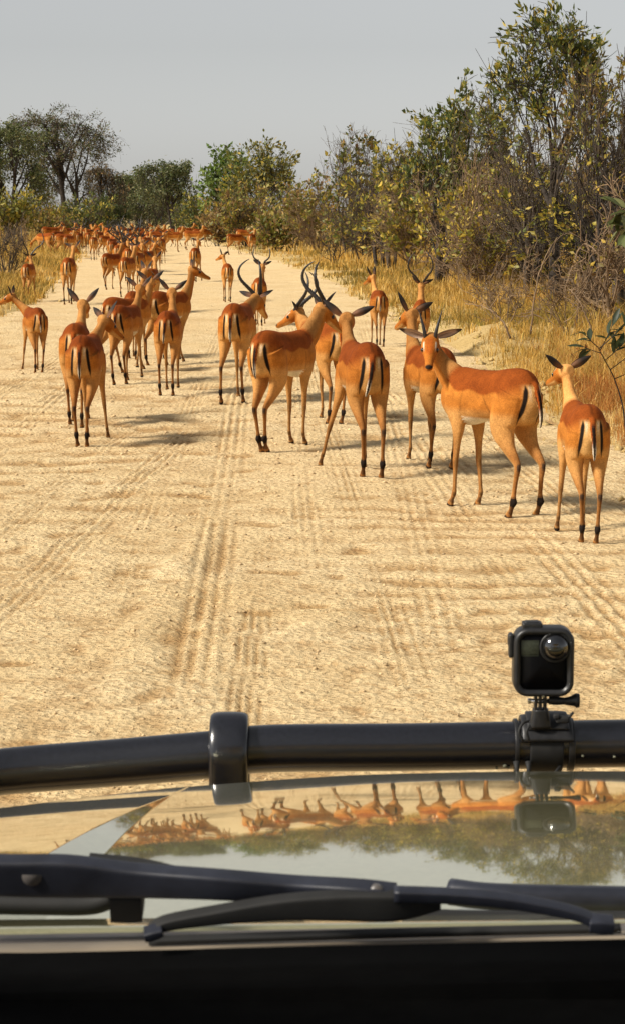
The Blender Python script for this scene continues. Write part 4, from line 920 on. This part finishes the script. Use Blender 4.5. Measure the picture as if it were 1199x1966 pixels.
impala('female on the left road edge walking away, one ear out to the left', 131, 585, 0, 1.0,
       pose(0, 22, voxel=MID, np_=54, nl=0.36, hp=22, legs=WALK2, pale=.7, ears=((-.85, .0), (.6, .2))))
impala('ram on the left verge with wide black horns', 52, 577, 4, .82,
       pose(4, -42, voxel=MID, np_=46, nl=0.36, hp=26, neck=1.2, legs=WALK, pale=.4, horns='wide', ears=((-.9, .1), (.8, -.1)), hornsc=1.55))
impala('ram with dark brown back and swept horns at the head of the left group', 204, 556, 22, .92,
       pose(22, 44, voxel=MID, np_=56, nl=0.38, hp=14, neck=1.2, legs=WALK, pale=.4, horns='lyre', ears=((-.8, .0), (.7, .1)), hornsc=1.45))
impala('ram whose single sweeping horn shows over the backs of the left group', 240, 570, 10, .92,
       pose(10, 40, voxel=MID, np_=58, nl=0.38, hp=20, neck=1.2, legs=WALK2, pale=.4, horns='wide', ears=((-.8, .0), (.7, .1)), hornsc=1.6))
# the far herd: a few poses shared by many
FP = dict(
    away=dict(voxel=LOW, np_=54, hp=24, legs=WALK, pale=.6, ears=E_MID),
    away2=dict(voxel=LOW, ny=18, np_=52, hy=40, hp=24, legs=WALK2, pale=.5, ears=E_MID),
    ram=dict(voxel=LOW, np_=50, hp=24, neck=1.2, legs=WALK, pale=.5, horns='lyre', ears=E_MID),
    ram2=dict(voxel=LOW, ny=-25, np_=42, hy=-45, hp=26, neck=1.2, legs=WALK2, pale=.5, horns='wide', ears=E_MID),
    graze=dict(voxel=LOW, np_=-28, nl=0.47, hp=62, legs=STEP, pale=.4, ears=E_BACK),
    look=dict(voxel=LOW, ny=-12, np_=60, hy=-35, hp=20, legs=STAND, pale=.5, ears=E_OUT))
far = [  # px, feet y, heading, scale, pose
    (99, 494, -50, 1.0, 'graze', 'pale impala grazing side on in the grass at the far left'), (128, 492, 15, .95, 'ram', None), (151, 487, 4, .95, 'away', None), (140, 482, 28, 1.0, 'ram2', None), (162, 478, -20, 1.0, 'away2', None),
    (179, 500, 3, .95, 'look', 'pale fronted impala alone on the left wheel track ahead of the herd'), (196, 493, 30, .92, 'away2', None), (211, 503, 12, .92, 'ram', None), (224, 496, -18, .95, 'ram2', None), (236, 508, 5, .9, 'away', None),
    (207, 482, 40, 1.0, 'ram', None), (226, 480, -5, 1.0, 'away', None), (245, 487, 22, .95, 'ram2', None), (258, 520, 8, .9, 'away', None), (262, 497, 0, .95, 'ram', None), (277, 500, 14, .95, 'away', None), (270, 482, 60, 1.0, 'away2', None),
    (286, 482, 75, 1.0, 'graze', None), (309, 506, 4, .95, 'away', 'slim impala walking away with dark hind feet, right of the far herd'), (292, 476, 50, 1.0, 'look', None), (318, 484, 78, 1.0, 'look', 'impala standing side on across the bend with raised neck'), (358, 480, 85, 1.0, 'look', 'orange impala side on at the bend, nearest the far right of the road'),
    (333, 474, -70, 1.0, 'away2', None), (375, 474, 62, 1.0, 'graze', 'impala grazing downward at the far right end of the bend'), (240, 474, 20, 1.05, 'away', None), (190, 474, -30, 1.05, 'ram', None), (120, 476, 40, 1.05, 'away', None), (86, 474, 60, 1.05, 'away2', None),
    (440, 489, 48, .95, 'graze', 'brown impala grazing on the right road edge beyond the bend'), (459, 478, 75, .95, 'away2', None), (482, 488, 10, .95, 'away', 'impala with its striped rump to us in the grass right of the road'), (508, 478, 76, 1.0, 'look', 'pale bellied impala side on in the far right grass'), (560, 474, 55, 1.0, 'away2', 'impala half hidden by a bush in the far right grass'), (600, 474, -40, 1.0, 'ram2', 'impala standing in the shade of the right hand thicket'), (470, 473, -50, 1.0, 'ram', None),
    (262, 556, 6, .95, 'away', 'hornless impala behind the group of long necked females, its rump half hidden'), (246, 540, -4, .95, 'ram', 'horned impala closest behind the ram with the sweeping horn'), (276, 546, 14, .92, 'away2', 'hornless impala looking right between the left group and the pricked eared female'),
    (226, 530, 10, .95, 'ram2', 'horned impala looking left above the dark backed ram'), (254, 522, -6, .95, 'away', 'hornless impala straight ahead of the ram with the sweeping horn'), (297, 528, 5, .95, 'away', 'hornless impala ahead of the pricked eared female'), (216, 520, 12, .98, 'ram', 'horned impala at the left rear of the crowded far herd'), (274, 522, -8, .95, 'ram', 'horned impala at the middle rear of the crowded far herd'),
    (104, 484, 25, 1.0, 'ram', None), (170, 488, -12, 1.0, 'ram', None), (188, 485, 12, 1.0, 'away', None), (216, 490, -8, 1.0, 'ram', None), (232, 488, 45, 1.0, 'ram2', None), (250, 494, -15, .95, 'ram', None), (266, 488, 20, 1.0, 'ram', None),
    (284, 492, -10, 1.0, 'ram', None), (152, 474, 55, 1.05, 'away2', None), (216, 472, -40, 1.05, 'look', None), (258, 472, 60, 1.05, 'ram', None), (302, 474, 30, 1.05, 'ram2', None), (112, 490, 70, .95, 'look', None), (345, 472, 60, 1.05, 'away', None), (296, 490, 40, .95, 'away2', None)]
for px, py, h, s, k, lab in far:
    ram = k.startswith('ram')
    impala(lab or ('horned impala in the crowded far herd filling the bend of the road' if ram else 'hornless impala in the crowded far herd filling the bend of the road'),
           px, py, h, s, FP[k], (FARH + ', horned' if ram else FARH + ', hornless') if lab is None else FARH, k)
# ------------------------------------------------------------------ the vehicle we look out of
veh = empty('safari_vehicle', (0.28, 0.3, 0)); tag(veh, 'khaki safari vehicle seen from inside over its glossy bonnet', 'vehicle')
VO = np.array([0.28, 0.3, 0.0])
def vpart(name, mb, m, parent=None, smooth=True):
    """mb in world coordinates"""
    me = mb.mesh(name, smooth) if isinstance(mb, MB) else mb
    v = np.zeros(len(me.vertices) * 3, np.float32); me.vertices.foreach_get('co', v); v = v.reshape(-1, 3) - VO.astype(np.float32)
    me.vertices.foreach_set('co', v.ravel()); me.update()
    return obj(name, me, m, parent or veh)
# bonnet: slope steepens steadily towards the front, then rolls over the nose
HC = 0.28
yy = np.linspace(1.18, 2.06, 230)
tau = np.minimum(12.7 - 8.9 * (2.05 - yy), 10.6 + 1.0 * (yy - 1.85))
tan = np.tan(np.radians(tau)); zc = np.concatenate([[0], np.cumsum(-(tan[1:] + tan[:-1]) / 2 * np.diff(yy))])
zc = zc - np.interp(2.05, yy, zc) + 1.2327
def hood_z(X, Y):
    z = np.interp(Y, yy, zc) - .075 * ((X - HC) ** 2 - HC ** 2)
    for sg in (-1, 1):
        XX = HC + sg * (X - HC) if sg > 0 else 2 * HC - X
        wv = np.clip((1.93 - Y) * .068, 0.0005, .05); xc = -.137 - .135 * (1.9 - Y)
        t = np.clip((xc + wv - XX) / wv, 0, 1)
        z = z + .40 * wv * t
    return z
xs = np.unique(np.concatenate([np.linspace(HC - .74, HC + .74, 90), np.linspace(-.23, -.10, 140), 2 * HC - np.linspace(-.23, -.10, 60)]))
yend = 2.05 - np.interp(np.abs(xs - HC), [0, .25, .42, .58, .74], [0, .0, .05, .14, .26])   # the front edge sweeps back to the sides
t_ = np.linspace(0, 1, 220)[:, None]; Yg = 1.18 + t_ * (yend[None] - 1.18); Xg = np.broadcast_to(xs[None], Yg.shape); Zg = hood_z(Xg, Yg)
s_ = np.linspace(0, 1, 22)[1:]; rt = np.tan(np.radians(np.minimum(11 + 74 * s_ ** 1.2, 85))); dz = np.cumsum(rt) * .040 / 21
Yr = yend[None] + .040 * s_[:, None]; Zr = Zg[-1:] - dz[:, None]
Yg = np.concatenate([Yg, Yr, Yr[-1:] + .001, Yr[-1:] - .03]); Zg = np.concatenate([Zg, Zr, Zr[-1:] - .06, Zr[-1:] - .14]); Xg = np.broadcast_to(xs[None], Yg.shape)
G1 = np.stack([Xg, Yg, Zg], -1).reshape(-1, 3)
vpart('bonnet', mesh_np('bonnet', G1, grid_faces(*Xg.shape)), M['paint'])
# front and sides of the body, wheels, cab
mb = MB(); mb.rbox((HC, 1.22, .86), (1.44, 1.08, .56), .05); vpart('front_body', mb, M['paint'])
mb = MB(); mb.rbox((HC, 1.90, .90), (1.0, .26, .36), .02)
vpart('grille', mb, M['blackplastic'])
for sx in (-1, 1):
    mb = MB(); mb.rbox((HC + sx * .80, 1.30, 1.02), (.24, 1.40, .28), .09); vpart('fender', mb, M['paint'])
    for Yw in (1.35, -1.5):
        mb = MB(); c = np.array([HC + sx * .74, Yw, .38])
        S = np.array([c + [-.11, 0, 0], c + [-.10, 0, 0], c + [.10, 0, 0], c + [.11, 0, 0]]); mb.tube(S, [.33, .38, .38, .33], 28, True, None, (0, 1, 0)); wh = vpart('wheel', mb, M['rubber'])
        mb = MB(); mb.tube(np.array([c + [sx * .09, 0, 0], c + [sx * .118, 0, 0]]), [.2, .19], 20, True, None, (0, 1, 0)); vpart('rim', mb, M['steel'], wh)
    mb = MB(); mb.tube(np.array([[HC + sx * .72, 1.10, 1.36], [HC + sx * .64, .62, 2.06]]), [.035, .035], 8); vpart('pillar', mb, M['paint'])
    mb = MB(); mb.rbox((HC + sx * .82, -.75, .95), (.06, 3.3, .85), .02); vpart('side_panel', mb, M['paint'])
mb = MB(); mb.rbox((HC, -.85, 2.12), (1.42, 2.9, .06), .025); vpart('roof', mb, M['paint'])
mb = MB(); mb.rbox((HC, -.65, .48), (1.6, 3.2, .10), .03); vpart('floor_pan', mb, M['dash'])
# cowl, windscreen seal, dashboard
D0 = 1.20
def P_(x, y, d=D0): return P(x, y, d)
def band(top, bot, dt, db, thick):
    """a strip across the windscreen foot between two drawn lines, with depth"""
    xs_ = np.linspace(-250, 1450, 24); mb = MB()
    tt = np.array([P(x, np.interp(x, *top), dt) for x in xs_]); bb = np.array([P(x, np.interp(x, *bot), db) for x in xs_])
    dn = np.array([0, .25, -1.0]) * thick
    ring = np.stack([tt, bb, bb + dn, tt + dn], 1)
    V = ring.reshape(-1, 3); n = len(xs_); i = np.arange(n - 1)[:, None] * 4; j = np.arange(4)[None]; j2 = (j + 1) % 4
    Fc = np.stack([i + j, i + 4 + j, i + 4 + j2, i + j2], -1).reshape(-1, 4)
    mb.add(V, [Fc, np.array([[0, 1, 2, 3], [4 * n - 1, 4 * n - 2, 4 * n - 3, 4 * n - 4]])]); return mb
vpart('cowl', band(([-250, 1450], [1768, 1752]), ([-250, 1450], [1806, 1778]), 1.245, 1.185, .03), M['paint'], None, False)
vpart('windscreen_trim', band(([-250, 1450], [1799, 1768]), ([-250, 1450], [1817, 1782]), 1.183, 1.165, .03), M['trim'], None, False)
vpart('windscreen_seal', band(([-250, 1450], [1817, 1782]), ([-250, 1450], [1845, 1797]), 1.163, 1.135, .03), M['seal'], None, False)
Dz = float(P(600, 1836, 1.12)[2])
mb = MB(); mb.rbox((HC, .86, Dz - .10), (1.5, .50, .19), .02); vpart('dashboard', mb, M['dash'])
mb = MB(); a, b_ = P(-300, 1838, 1.13), P(1500, 1796, 1.13)
V = np.array([a, b_, b_ + [0, -.02, -.25], a + [0, -.02, -.25], a + [0, -.06, .0], b_ + [0, -.06, 0], b_ + [0, -.06, -.25], a + [0, -.06, -.25]])
mb.add(V, np.array([[0, 1, 2, 3], [7, 6, 5, 4], [0, 4, 5, 1], [3, 2, 6, 7], [1, 5, 6, 2], [0, 3, 7, 4]])); vpart('dash_panel', mb, M['dash'], None, False)

# black air intake under the wiper on the right and left
def slab(pts, d0, d1, name, m):
    """a solid plate whose outline is pts (x, y, depth offset), d0..d1 deep"""
    n = len(pts); A = np.array([P(x, y, d0) for x, y in pts]); B = A + np.array([0, d1, -.02 if d1 > 0 else 0])
    bm = MB(); V = np.concatenate([A, B]); c0, c1 = A.mean(0), B.mean(0)
    V = np.concatenate([V, [c0, c1]]); j = np.arange(n); j2 = (j + 1) % n
    bm.add(V, [np.stack([j, j2, j2 + n, j + n], -1), np.concatenate([np.stack([j2, j, np.full(n, 2 * n)], -1), np.stack([j + n, j2 + n, np.full(n, 2 * n + 1)], -1)])])
    return vpart(name, bm, m, None, False)
mb = MB(); mb.tube(catmull(np.array([P(862, 1712, 1.33), P(960, 1722, 1.32), P(1240, 1728, 1.32), P(1400, 1730, 1.32)]), 20), .009, 10, True, .0085); vpart('air_intake', mb, M['wiper'])
mb = MB(); mb.tube(catmull(np.array([P(770, 1760, 1.26), P(900, 1766, 1.26), P(1220, 1768, 1.26), P(1400, 1768, 1.26)]), 20), .006, 10, True, .008); vpart('air_intake', mb, M['rubber'])
mb = MB(); mb.tube(catmull(np.array([P(-200, 1730, 1.27), P(60, 1735, 1.27), P(170, 1735, 1.27), P(215, 1722, 1.27)]), 20), .007, 10, True, .010); vpart('air_intake', mb, M['rubber'])
# wiper: arm, hinge, yoke, blade
def flat(path, w_, t_, m, name, parent=None, n=28, power=.3):
    path = np.array(path, float); S = catmull(path[:, :3], 44); ww = catmull(path[:, 3], 44)[:, 0]
    mb = MB(); V, Fc = sweep(S, t_, ww, n, (0, 1, .25), True, power); mb.add(V, Fc); return vpart(name, mb, m, parent)
def pw(x, y, d, h): return (*P(x, y, d), h / 2 / F * d)
arm = flat([pw(-160, 1668, 1.15, 76), pw(0, 1680, 1.15, 78), pw(130, 1682, 1.15, 80), pw(260, 1690, 1.15, 62), pw(420, 1698, 1.14, 52), pw(560, 1708, 1.14, 48), pw(690, 1715, 1.13, 46), pw(760, 1718, 1.13, 34)], 0, .006, M['wiper'], 'wiper_arm')
mb = MB(); c = P(62, 1682, 1.1440); mb.tube(np.array([c + [0, .004, 0], c + [0, -.001, 0]]), [.006, .0055], 18, True, None); vpart('pivot_cap', mb, M['trim'], arm, False)
mb = MB(); c = P(722, 1714, 1.1240); mb.tube(np.array([c + [0, .004, 0], c + [0, -.0008, 0]]), [.0042, .004], 16, True, None); vpart('rivet', mb, M['trim'], arm, False)
flat([pw(170, 1652, 1.19, 14), pw(260, 1664, 1.19, 22), pw(330, 1675, 1.18, 10)], 0, .006, M['rubber'], 'arm_cover', arm)
flat([pw(215, 1728, 1.17, 60), pw(245, 1728, 1.17, 62), pw(275, 1728, 1.17, 58)], 0, .012, M['rubber'], 'arm_foot', arm)
blade = flat([pw(290, 1788, 1.125, 16), pw(320, 1772, 1.125, 22), pw(420, 1756, 1.125, 30), pw(540, 1742, 1.125, 44), pw(660, 1738, 1.125, 56), pw(760, 1738, 1.125, 56), pw(840, 1728, 1.13, 30)], 0, .005, M['rubber'], 'wiper_blade')
flat([pw(755, 1716, 1.12, 24), pw(860, 1720, 1.12, 24), pw(960, 1728, 1.12, 24), pw(1050, 1742, 1.12, 22), pw(1110, 1756, 1.12, 20), pw(1148, 1772, 1.12, 20)], 0, .004, M['wiper'], 'blade_yoke', blade)
flat([pw(278, 1794, 1.12, 18), pw(296, 1790, 1.12, 20), pw(312, 1784, 1.12, 14)], 0, .005, M['wiper'], 'blade_clip', blade)
flat([pw(1130, 1772, 1.118, 24), pw(1150, 1774, 1.118, 30), pw(1176, 1775, 1.118, 26)], 0, .005, M['wiper'], 'blade_clip', blade)
flat([pw(286, 1806, 1.15, 12), pw(600, 1796, 1.15, 12), pw(900, 1788, 1.15, 12), pw(1190, 1782, 1.15, 12)], 0, .003, M['rubber'], 'rubber_strip', blade)

# ------------------------------------------------------------------ bull bar
BD = 2.40
bar = vpart('bull_bar', MB().tube(catmull(np.array([P(-420, 1560, 2.28), P(-200, 1510, 2.35), P(0, 1482, 2.39), P(200, 1466, 2.40), P(405, 1449, BD), P(520, 1437, BD), P(800, 1434, BD), P(1199, 1427, BD), P(1500, 1424, BD)]), 90), np.concatenate([np.linspace(.0258, .0275, 40), np.full(50, .0275)]), 28), M['tube'])
# hoop that runs up over the tube
c = P(441, 1443, BD); th = np.linspace(-15, 195, 22)
arc = [c + [0, .0375 * math.cos(R(t)), .0375 * math.sin(R(t))] for t in th]
path = [arc[0] + np.array([0, .02, -.30]), arc[0] + np.array([0, .005, -.06])] + arc + [arc[-1] + np.array([0, .000, -.05]), arc[-1] + np.array([0, .01, -.12]), arc[-1] + np.array([0, .05, -.30])]
S = np.array(path); mb = MB(); V, Fc = sweep(S, .0222, .0085, 24, (1, 0, 0), True, .55); mb.add(V, Fc); vpart('bar_hoop', mb, M['tube'], bar)
for sx in (-.70, .70):
    mb = MB(); p0 = np.array([HC + sx, 2.30, 1.17]); mb.tube(np.array([p0, p0 + [0, .02, -.4], p0 + [0, -.02, -.75]]), [.026] * 3, 14); vpart('bar_post', mb, M['tube'], bar)
mb = MB(); mb.tube(np.array([[HC - .7, 2.30, .55], [HC + .7, 2.30, .55]]), [.05, .05], 14, True, None, (0, 1, 0)); vpart('lower_bar', mb, M['tube'], bar)
r_ = random.Random(4)
mb = MB()
for px, py in ((1112, 1440), (1172, 1442), (950, 1468), (965, 1462), (972, 1466), (640, 1474), (1010, 1464)):
    q_ = P(px, py, BD); dz = (py - 1430) / F * BD; yy_ = -math.sqrt(max(.0275 ** 2 - min(dz, .027) ** 2, 0))
    mb.tube(np.array([[q_[0], q_[1] + yy_ + .0015, q_[2]], [q_[0], q_[1] + yy_ - .0006, q_[2]]]), [r_.uniform(.0012, .0026)] * 2, 8, True, r_.uniform(.001, .0024))
vpart('dust_spots', mb, M['stain'], bar)

# ------------------------------------------------------------------ the action camera on the bar
AC = P(1040, 1265, 2.36); ac = empty('action_camera', P(1040, 1388, 2.40)); tag(ac, 'black two lens action camera clamped on the bull bar', 'camera')
AO = np.array(ac.location)
def apart(name, mb, m, parent=None, smooth=True):
    me = mb.mesh(name, smooth); v = np.zeros(len(me.vertices) * 3, np.float32); me.vertices.foreach_get('co', v); v = v.reshape(-1, 3) - AO.astype(np.float32)
    me.vertices.foreach_set('co', v.ravel()); me.update(); return obj(name, me, m, parent or ac)
k = 2.36 / F                                # metres per picture pixel there
def A_(x, y, dy=0): return AC + np.array([(x - 1040) * k, dy, (1265 - y) * k * 1.01])
# rounded frame: outline ring swept
def rrect(w_, h_, r, n=8):
    out = []
    for cx_, cy_, a0 in ((w_ / 2 - r, h_ / 2 - r, 0), (-w_ / 2 + r, h_ / 2 - r, 90), (-w_ / 2 + r, -h_ / 2 + r, 180), (w_ / 2 - r, -h_ / 2 + r, 270)):
        for a in np.linspace(a0, a0 + 90, n): out.append((cx_ + r * math.cos(R(a)), cy_ + r * math.sin(R(a))))
    return np.array(out)
def extrude_rr(layers, center):
    """layers: (w, h, r, y) front to back, closed by fans"""
    mb = MB(); rings = []
    for w_, h_, r, y in layers:
        o_ = rrect(w_, h_, r); rings.append(np.stack([o_[:, 0], np.full(len(o_), y), o_[:, 1]], 1) + center)
    V = np.concatenate(rings); n = len(rings[0]); m = len(rings)
    i = np.arange(m - 1)[:, None] * n; j = np.arange(n)[None]; j2 = (j + 1) % n
    Fq = np.stack([i + j, i + n + j, i + n + j2, i + j2], -1).reshape(-1, 4)
    V = np.concatenate([V, [rings[0].mean(0), rings[-1].mean(0)]]); jj = np.arange(n); jn = (jj + 1) % n
    Ft = np.concatenate([np.stack([np.full(n, m * n), jj, jn], -1), np.stack([np.full(n, m * n + 1), (m - 1) * n + jn, (m - 1) * n + jj], -1)])
    mb.add(V, [Fq, Ft]); return mb
ctr = A_(1041, 1268); W_, H_ = 116 * k, 134 * k
body = apart('housing', extrude_rr([(W_ - 26 * k, H_ - 26 * k, .009, -.010), (W_ - 22 * k, H_ - 22 * k, .010, -.0135), (W_ - 12 * k, H_ - 12 * k, .013, -.0150), (W_ - 4 * k, H_ - 4 * k, .015, -.0135), (W_, H_, .0165, -.010), (W_, H_, .0165, .010), (W_ - 5 * k, H_ - 5 * k, .015, .014)], ctr), M['blackplastic'])
apart('screen', extrude_rr([(W_ - 32 * k, H_ - 32 * k, .007, -.0112), (W_ - 30 * k, H_ - 30 * k, .008, -.0102)], ctr), M['screen'])
mb = MB(); c = A_(1062, 1238, -.0115); n = 14; q_ = np.linspace(0, 1, n); S = np.stack([np.zeros(n), -q_ * .0125, np.zeros(n)], 1) + c
mb.tube(S, np.sqrt(np.clip(1 - (q_ * .985) ** 2, 0, 1)) * .0153, 30); lens = apart('lens', mb, M['glass'])
mb = MB(); th = np.linspace(0, 2 * np.pi, 37); S = np.stack([.0163 * np.cos(th), 0 * th - .0005, .0163 * np.sin(th)], 1) + c; mb.tube(S, .0016, 8, False, None, (0, 1, 0)); apart('lens_ring', mb, M['blackplastic'], lens)
mb = MB(); mb.rbox(A_(1014, 1240, -.0113), (34 * k, .0008, 26 * k), .0003, 1); apart('info_panel', mb, M['print'])
mb = MB(); mb.rbox(A_(1014, 1226, -.0113), (34 * k, .0008, 2 * k), .0002, 1); mb.rbox(A_(1014, 1255, -.0113), (34 * k, .0008, 1.4 * k), .0002, 1); apart('panel_line', mb, M['print'])
mb = MB(); mb.rbox(A_(1019, 1199, 0), (38 * k, .017, 12 * k), .002); mb.rbox(A_(1019, 1195, 0), (28 * k, .012, 8 * k), .0015); apart('shutter_button', mb, M['blackplastic'])
mb = MB(); mb.rbox(A_(1058, 1204, 0), (34 * k, .010, 5 * k), .001); apart('latch', mb, M['blackplastic'])
mb = MB(); mb.rbox(A_(979, 1238, 0), (9 * k, .015, 46 * k), .002); mb.rbox(A_(977, 1228, 0), (8 * k, .011, 20 * k), .0015); apart('side_button', mb, M['blackplastic'])
for dx in (-9, 0, 9):
    mb = MB(); mb.rbox(A_(1037 + dx, 1352, 0), (5.5 * k, .014, 44 * k), .001); apart('mount_finger', mb, M['blackplastic'])
mb = MB(); mb.tube(np.array([A_(1017, 1347), A_(1058, 1347)]), [.0028, .0028], 12, True, None, (0, 1, 0)); mb.rbox(A_(1016, 1347), (7 * k, .006, .006), .0015); apart('bolt', mb, M['steel'])
mb = MB(); mb.rbox(A_(1040, 1333, -.0125), (5 * k, .003, 6 * k), .0008); apart('clip', mb, M['steel'])
mb = MB(); mb.tube(catmull(np.array([A_(1054, 1345), A_(1066, 1346), A_(1080, 1347), A_(1094, 1347), A_(1104, 1346), A_(1112, 1346)]), 24), np.interp(np.linspace(0, 1, 24), [0, .2, .45, .7, .85, 1], [.0052, .0052, .0040, .0062, .0085, .0080]), 16, True, None, (0, 1, 0)); apart('thumb_screw', mb, M['blackplastic'])
mb = MB(); S = catmull(np.array([A_(1038, 1362), A_(1038, 1378), A_(1038, 1398)]), 10); V, Fc = sweep(S, np.linspace(.0088, .0125, 10), .008, 16, (1, 0, 0), True, .6); mb.add(V, Fc); apart('mount_stem', mb, M['blackplastic'])
# saddle that wraps the tube
def wrap(x0, x1, rad, a0, a1, name, m, thick=.004, parent=None):
    th = np.radians(np.linspace(a0, a1, 26)); y0 = np.interp((x0 + x1) / 2, [520, 800, 1199], [1437, 1434, 1427])
    c0 = P((x0 + x1) / 2, y0, BD); S = np.stack([0 * th, -rad * np.cos(th), rad * np.sin(th)], 1) + c0
    V, Fc = sweep(S, (x1 - x0) / 2 / F * BD, thick, 20, (1, 0, 0), True, .35); mb = MB(); mb.add(V, Fc); return apart(name, mb, m, parent)
wrap(996, 1094, .0310, 20, 165, 'saddle', M['blackplastic'], .0045)
wrap(1006, 1086, .0362, 42, 100, 'buckle', M['blackplastic'], .0028)
wrap(984, 992, .0292, -80, 190, 'strap', M['blackplastic'], .0016)
wrap(1086, 1098, .0290, -80, 190, 'strap', M['blackplastic'], .0016)
wrap(1012, 1076, .0296, -85, 40, 'strap', M['rubber'], .0016)
mb = MB(); mb.tube(catmull(np.array([A_(1000, 1412, -.03), A_(992, 1395, -.03), A_(1000, 1380, -.025), A_(1012, 1378, -.02)]), 16), .0016, 8); mb.tube(catmull(np.array([A_(1010, 1408, -.034), A_(1006, 1392, -.034), A_(1012, 1382, -.03)]), 14), .0016, 8); apart('cable_tie', mb, M['rubber'])
mb = MB(); mb.rbox(A_(1078, 1378, -.012), (26 * k, .010, 13 * k), .0025); mb.rbox(A_(1066, 1371, -.014), (12 * k, .008, 10 * k), .002); apart('tie_block', mb, M['rubber'])
mb = MB(); mb.tube(np.array([A_(1086, 1380, -.012), A_(1092, 1372, -.012), A_(1099, 1364, -.012)]), [.0018, .0018, .0015], 8); apart('tie_tail', mb, M['rubber'])
for x in (990, 1013):
    mb = MB(); mb.tube(np.array([P(x, 1462, 2.375), P(x + 1, 1476, 2.372), P(x, 1496, 2.37)]), [.0038, .0026, .0034], 10); apart('tie_tail', mb, M['rubber'])
mb = MB(); mb.tube(np.array([P(1076, 1470, 2.38), P(1068, 1480, 2.37), P(1058, 1492, 2.365)]), [.0022, .002, .0018], 8); apart('tie_tail', mb, M['rubber'])
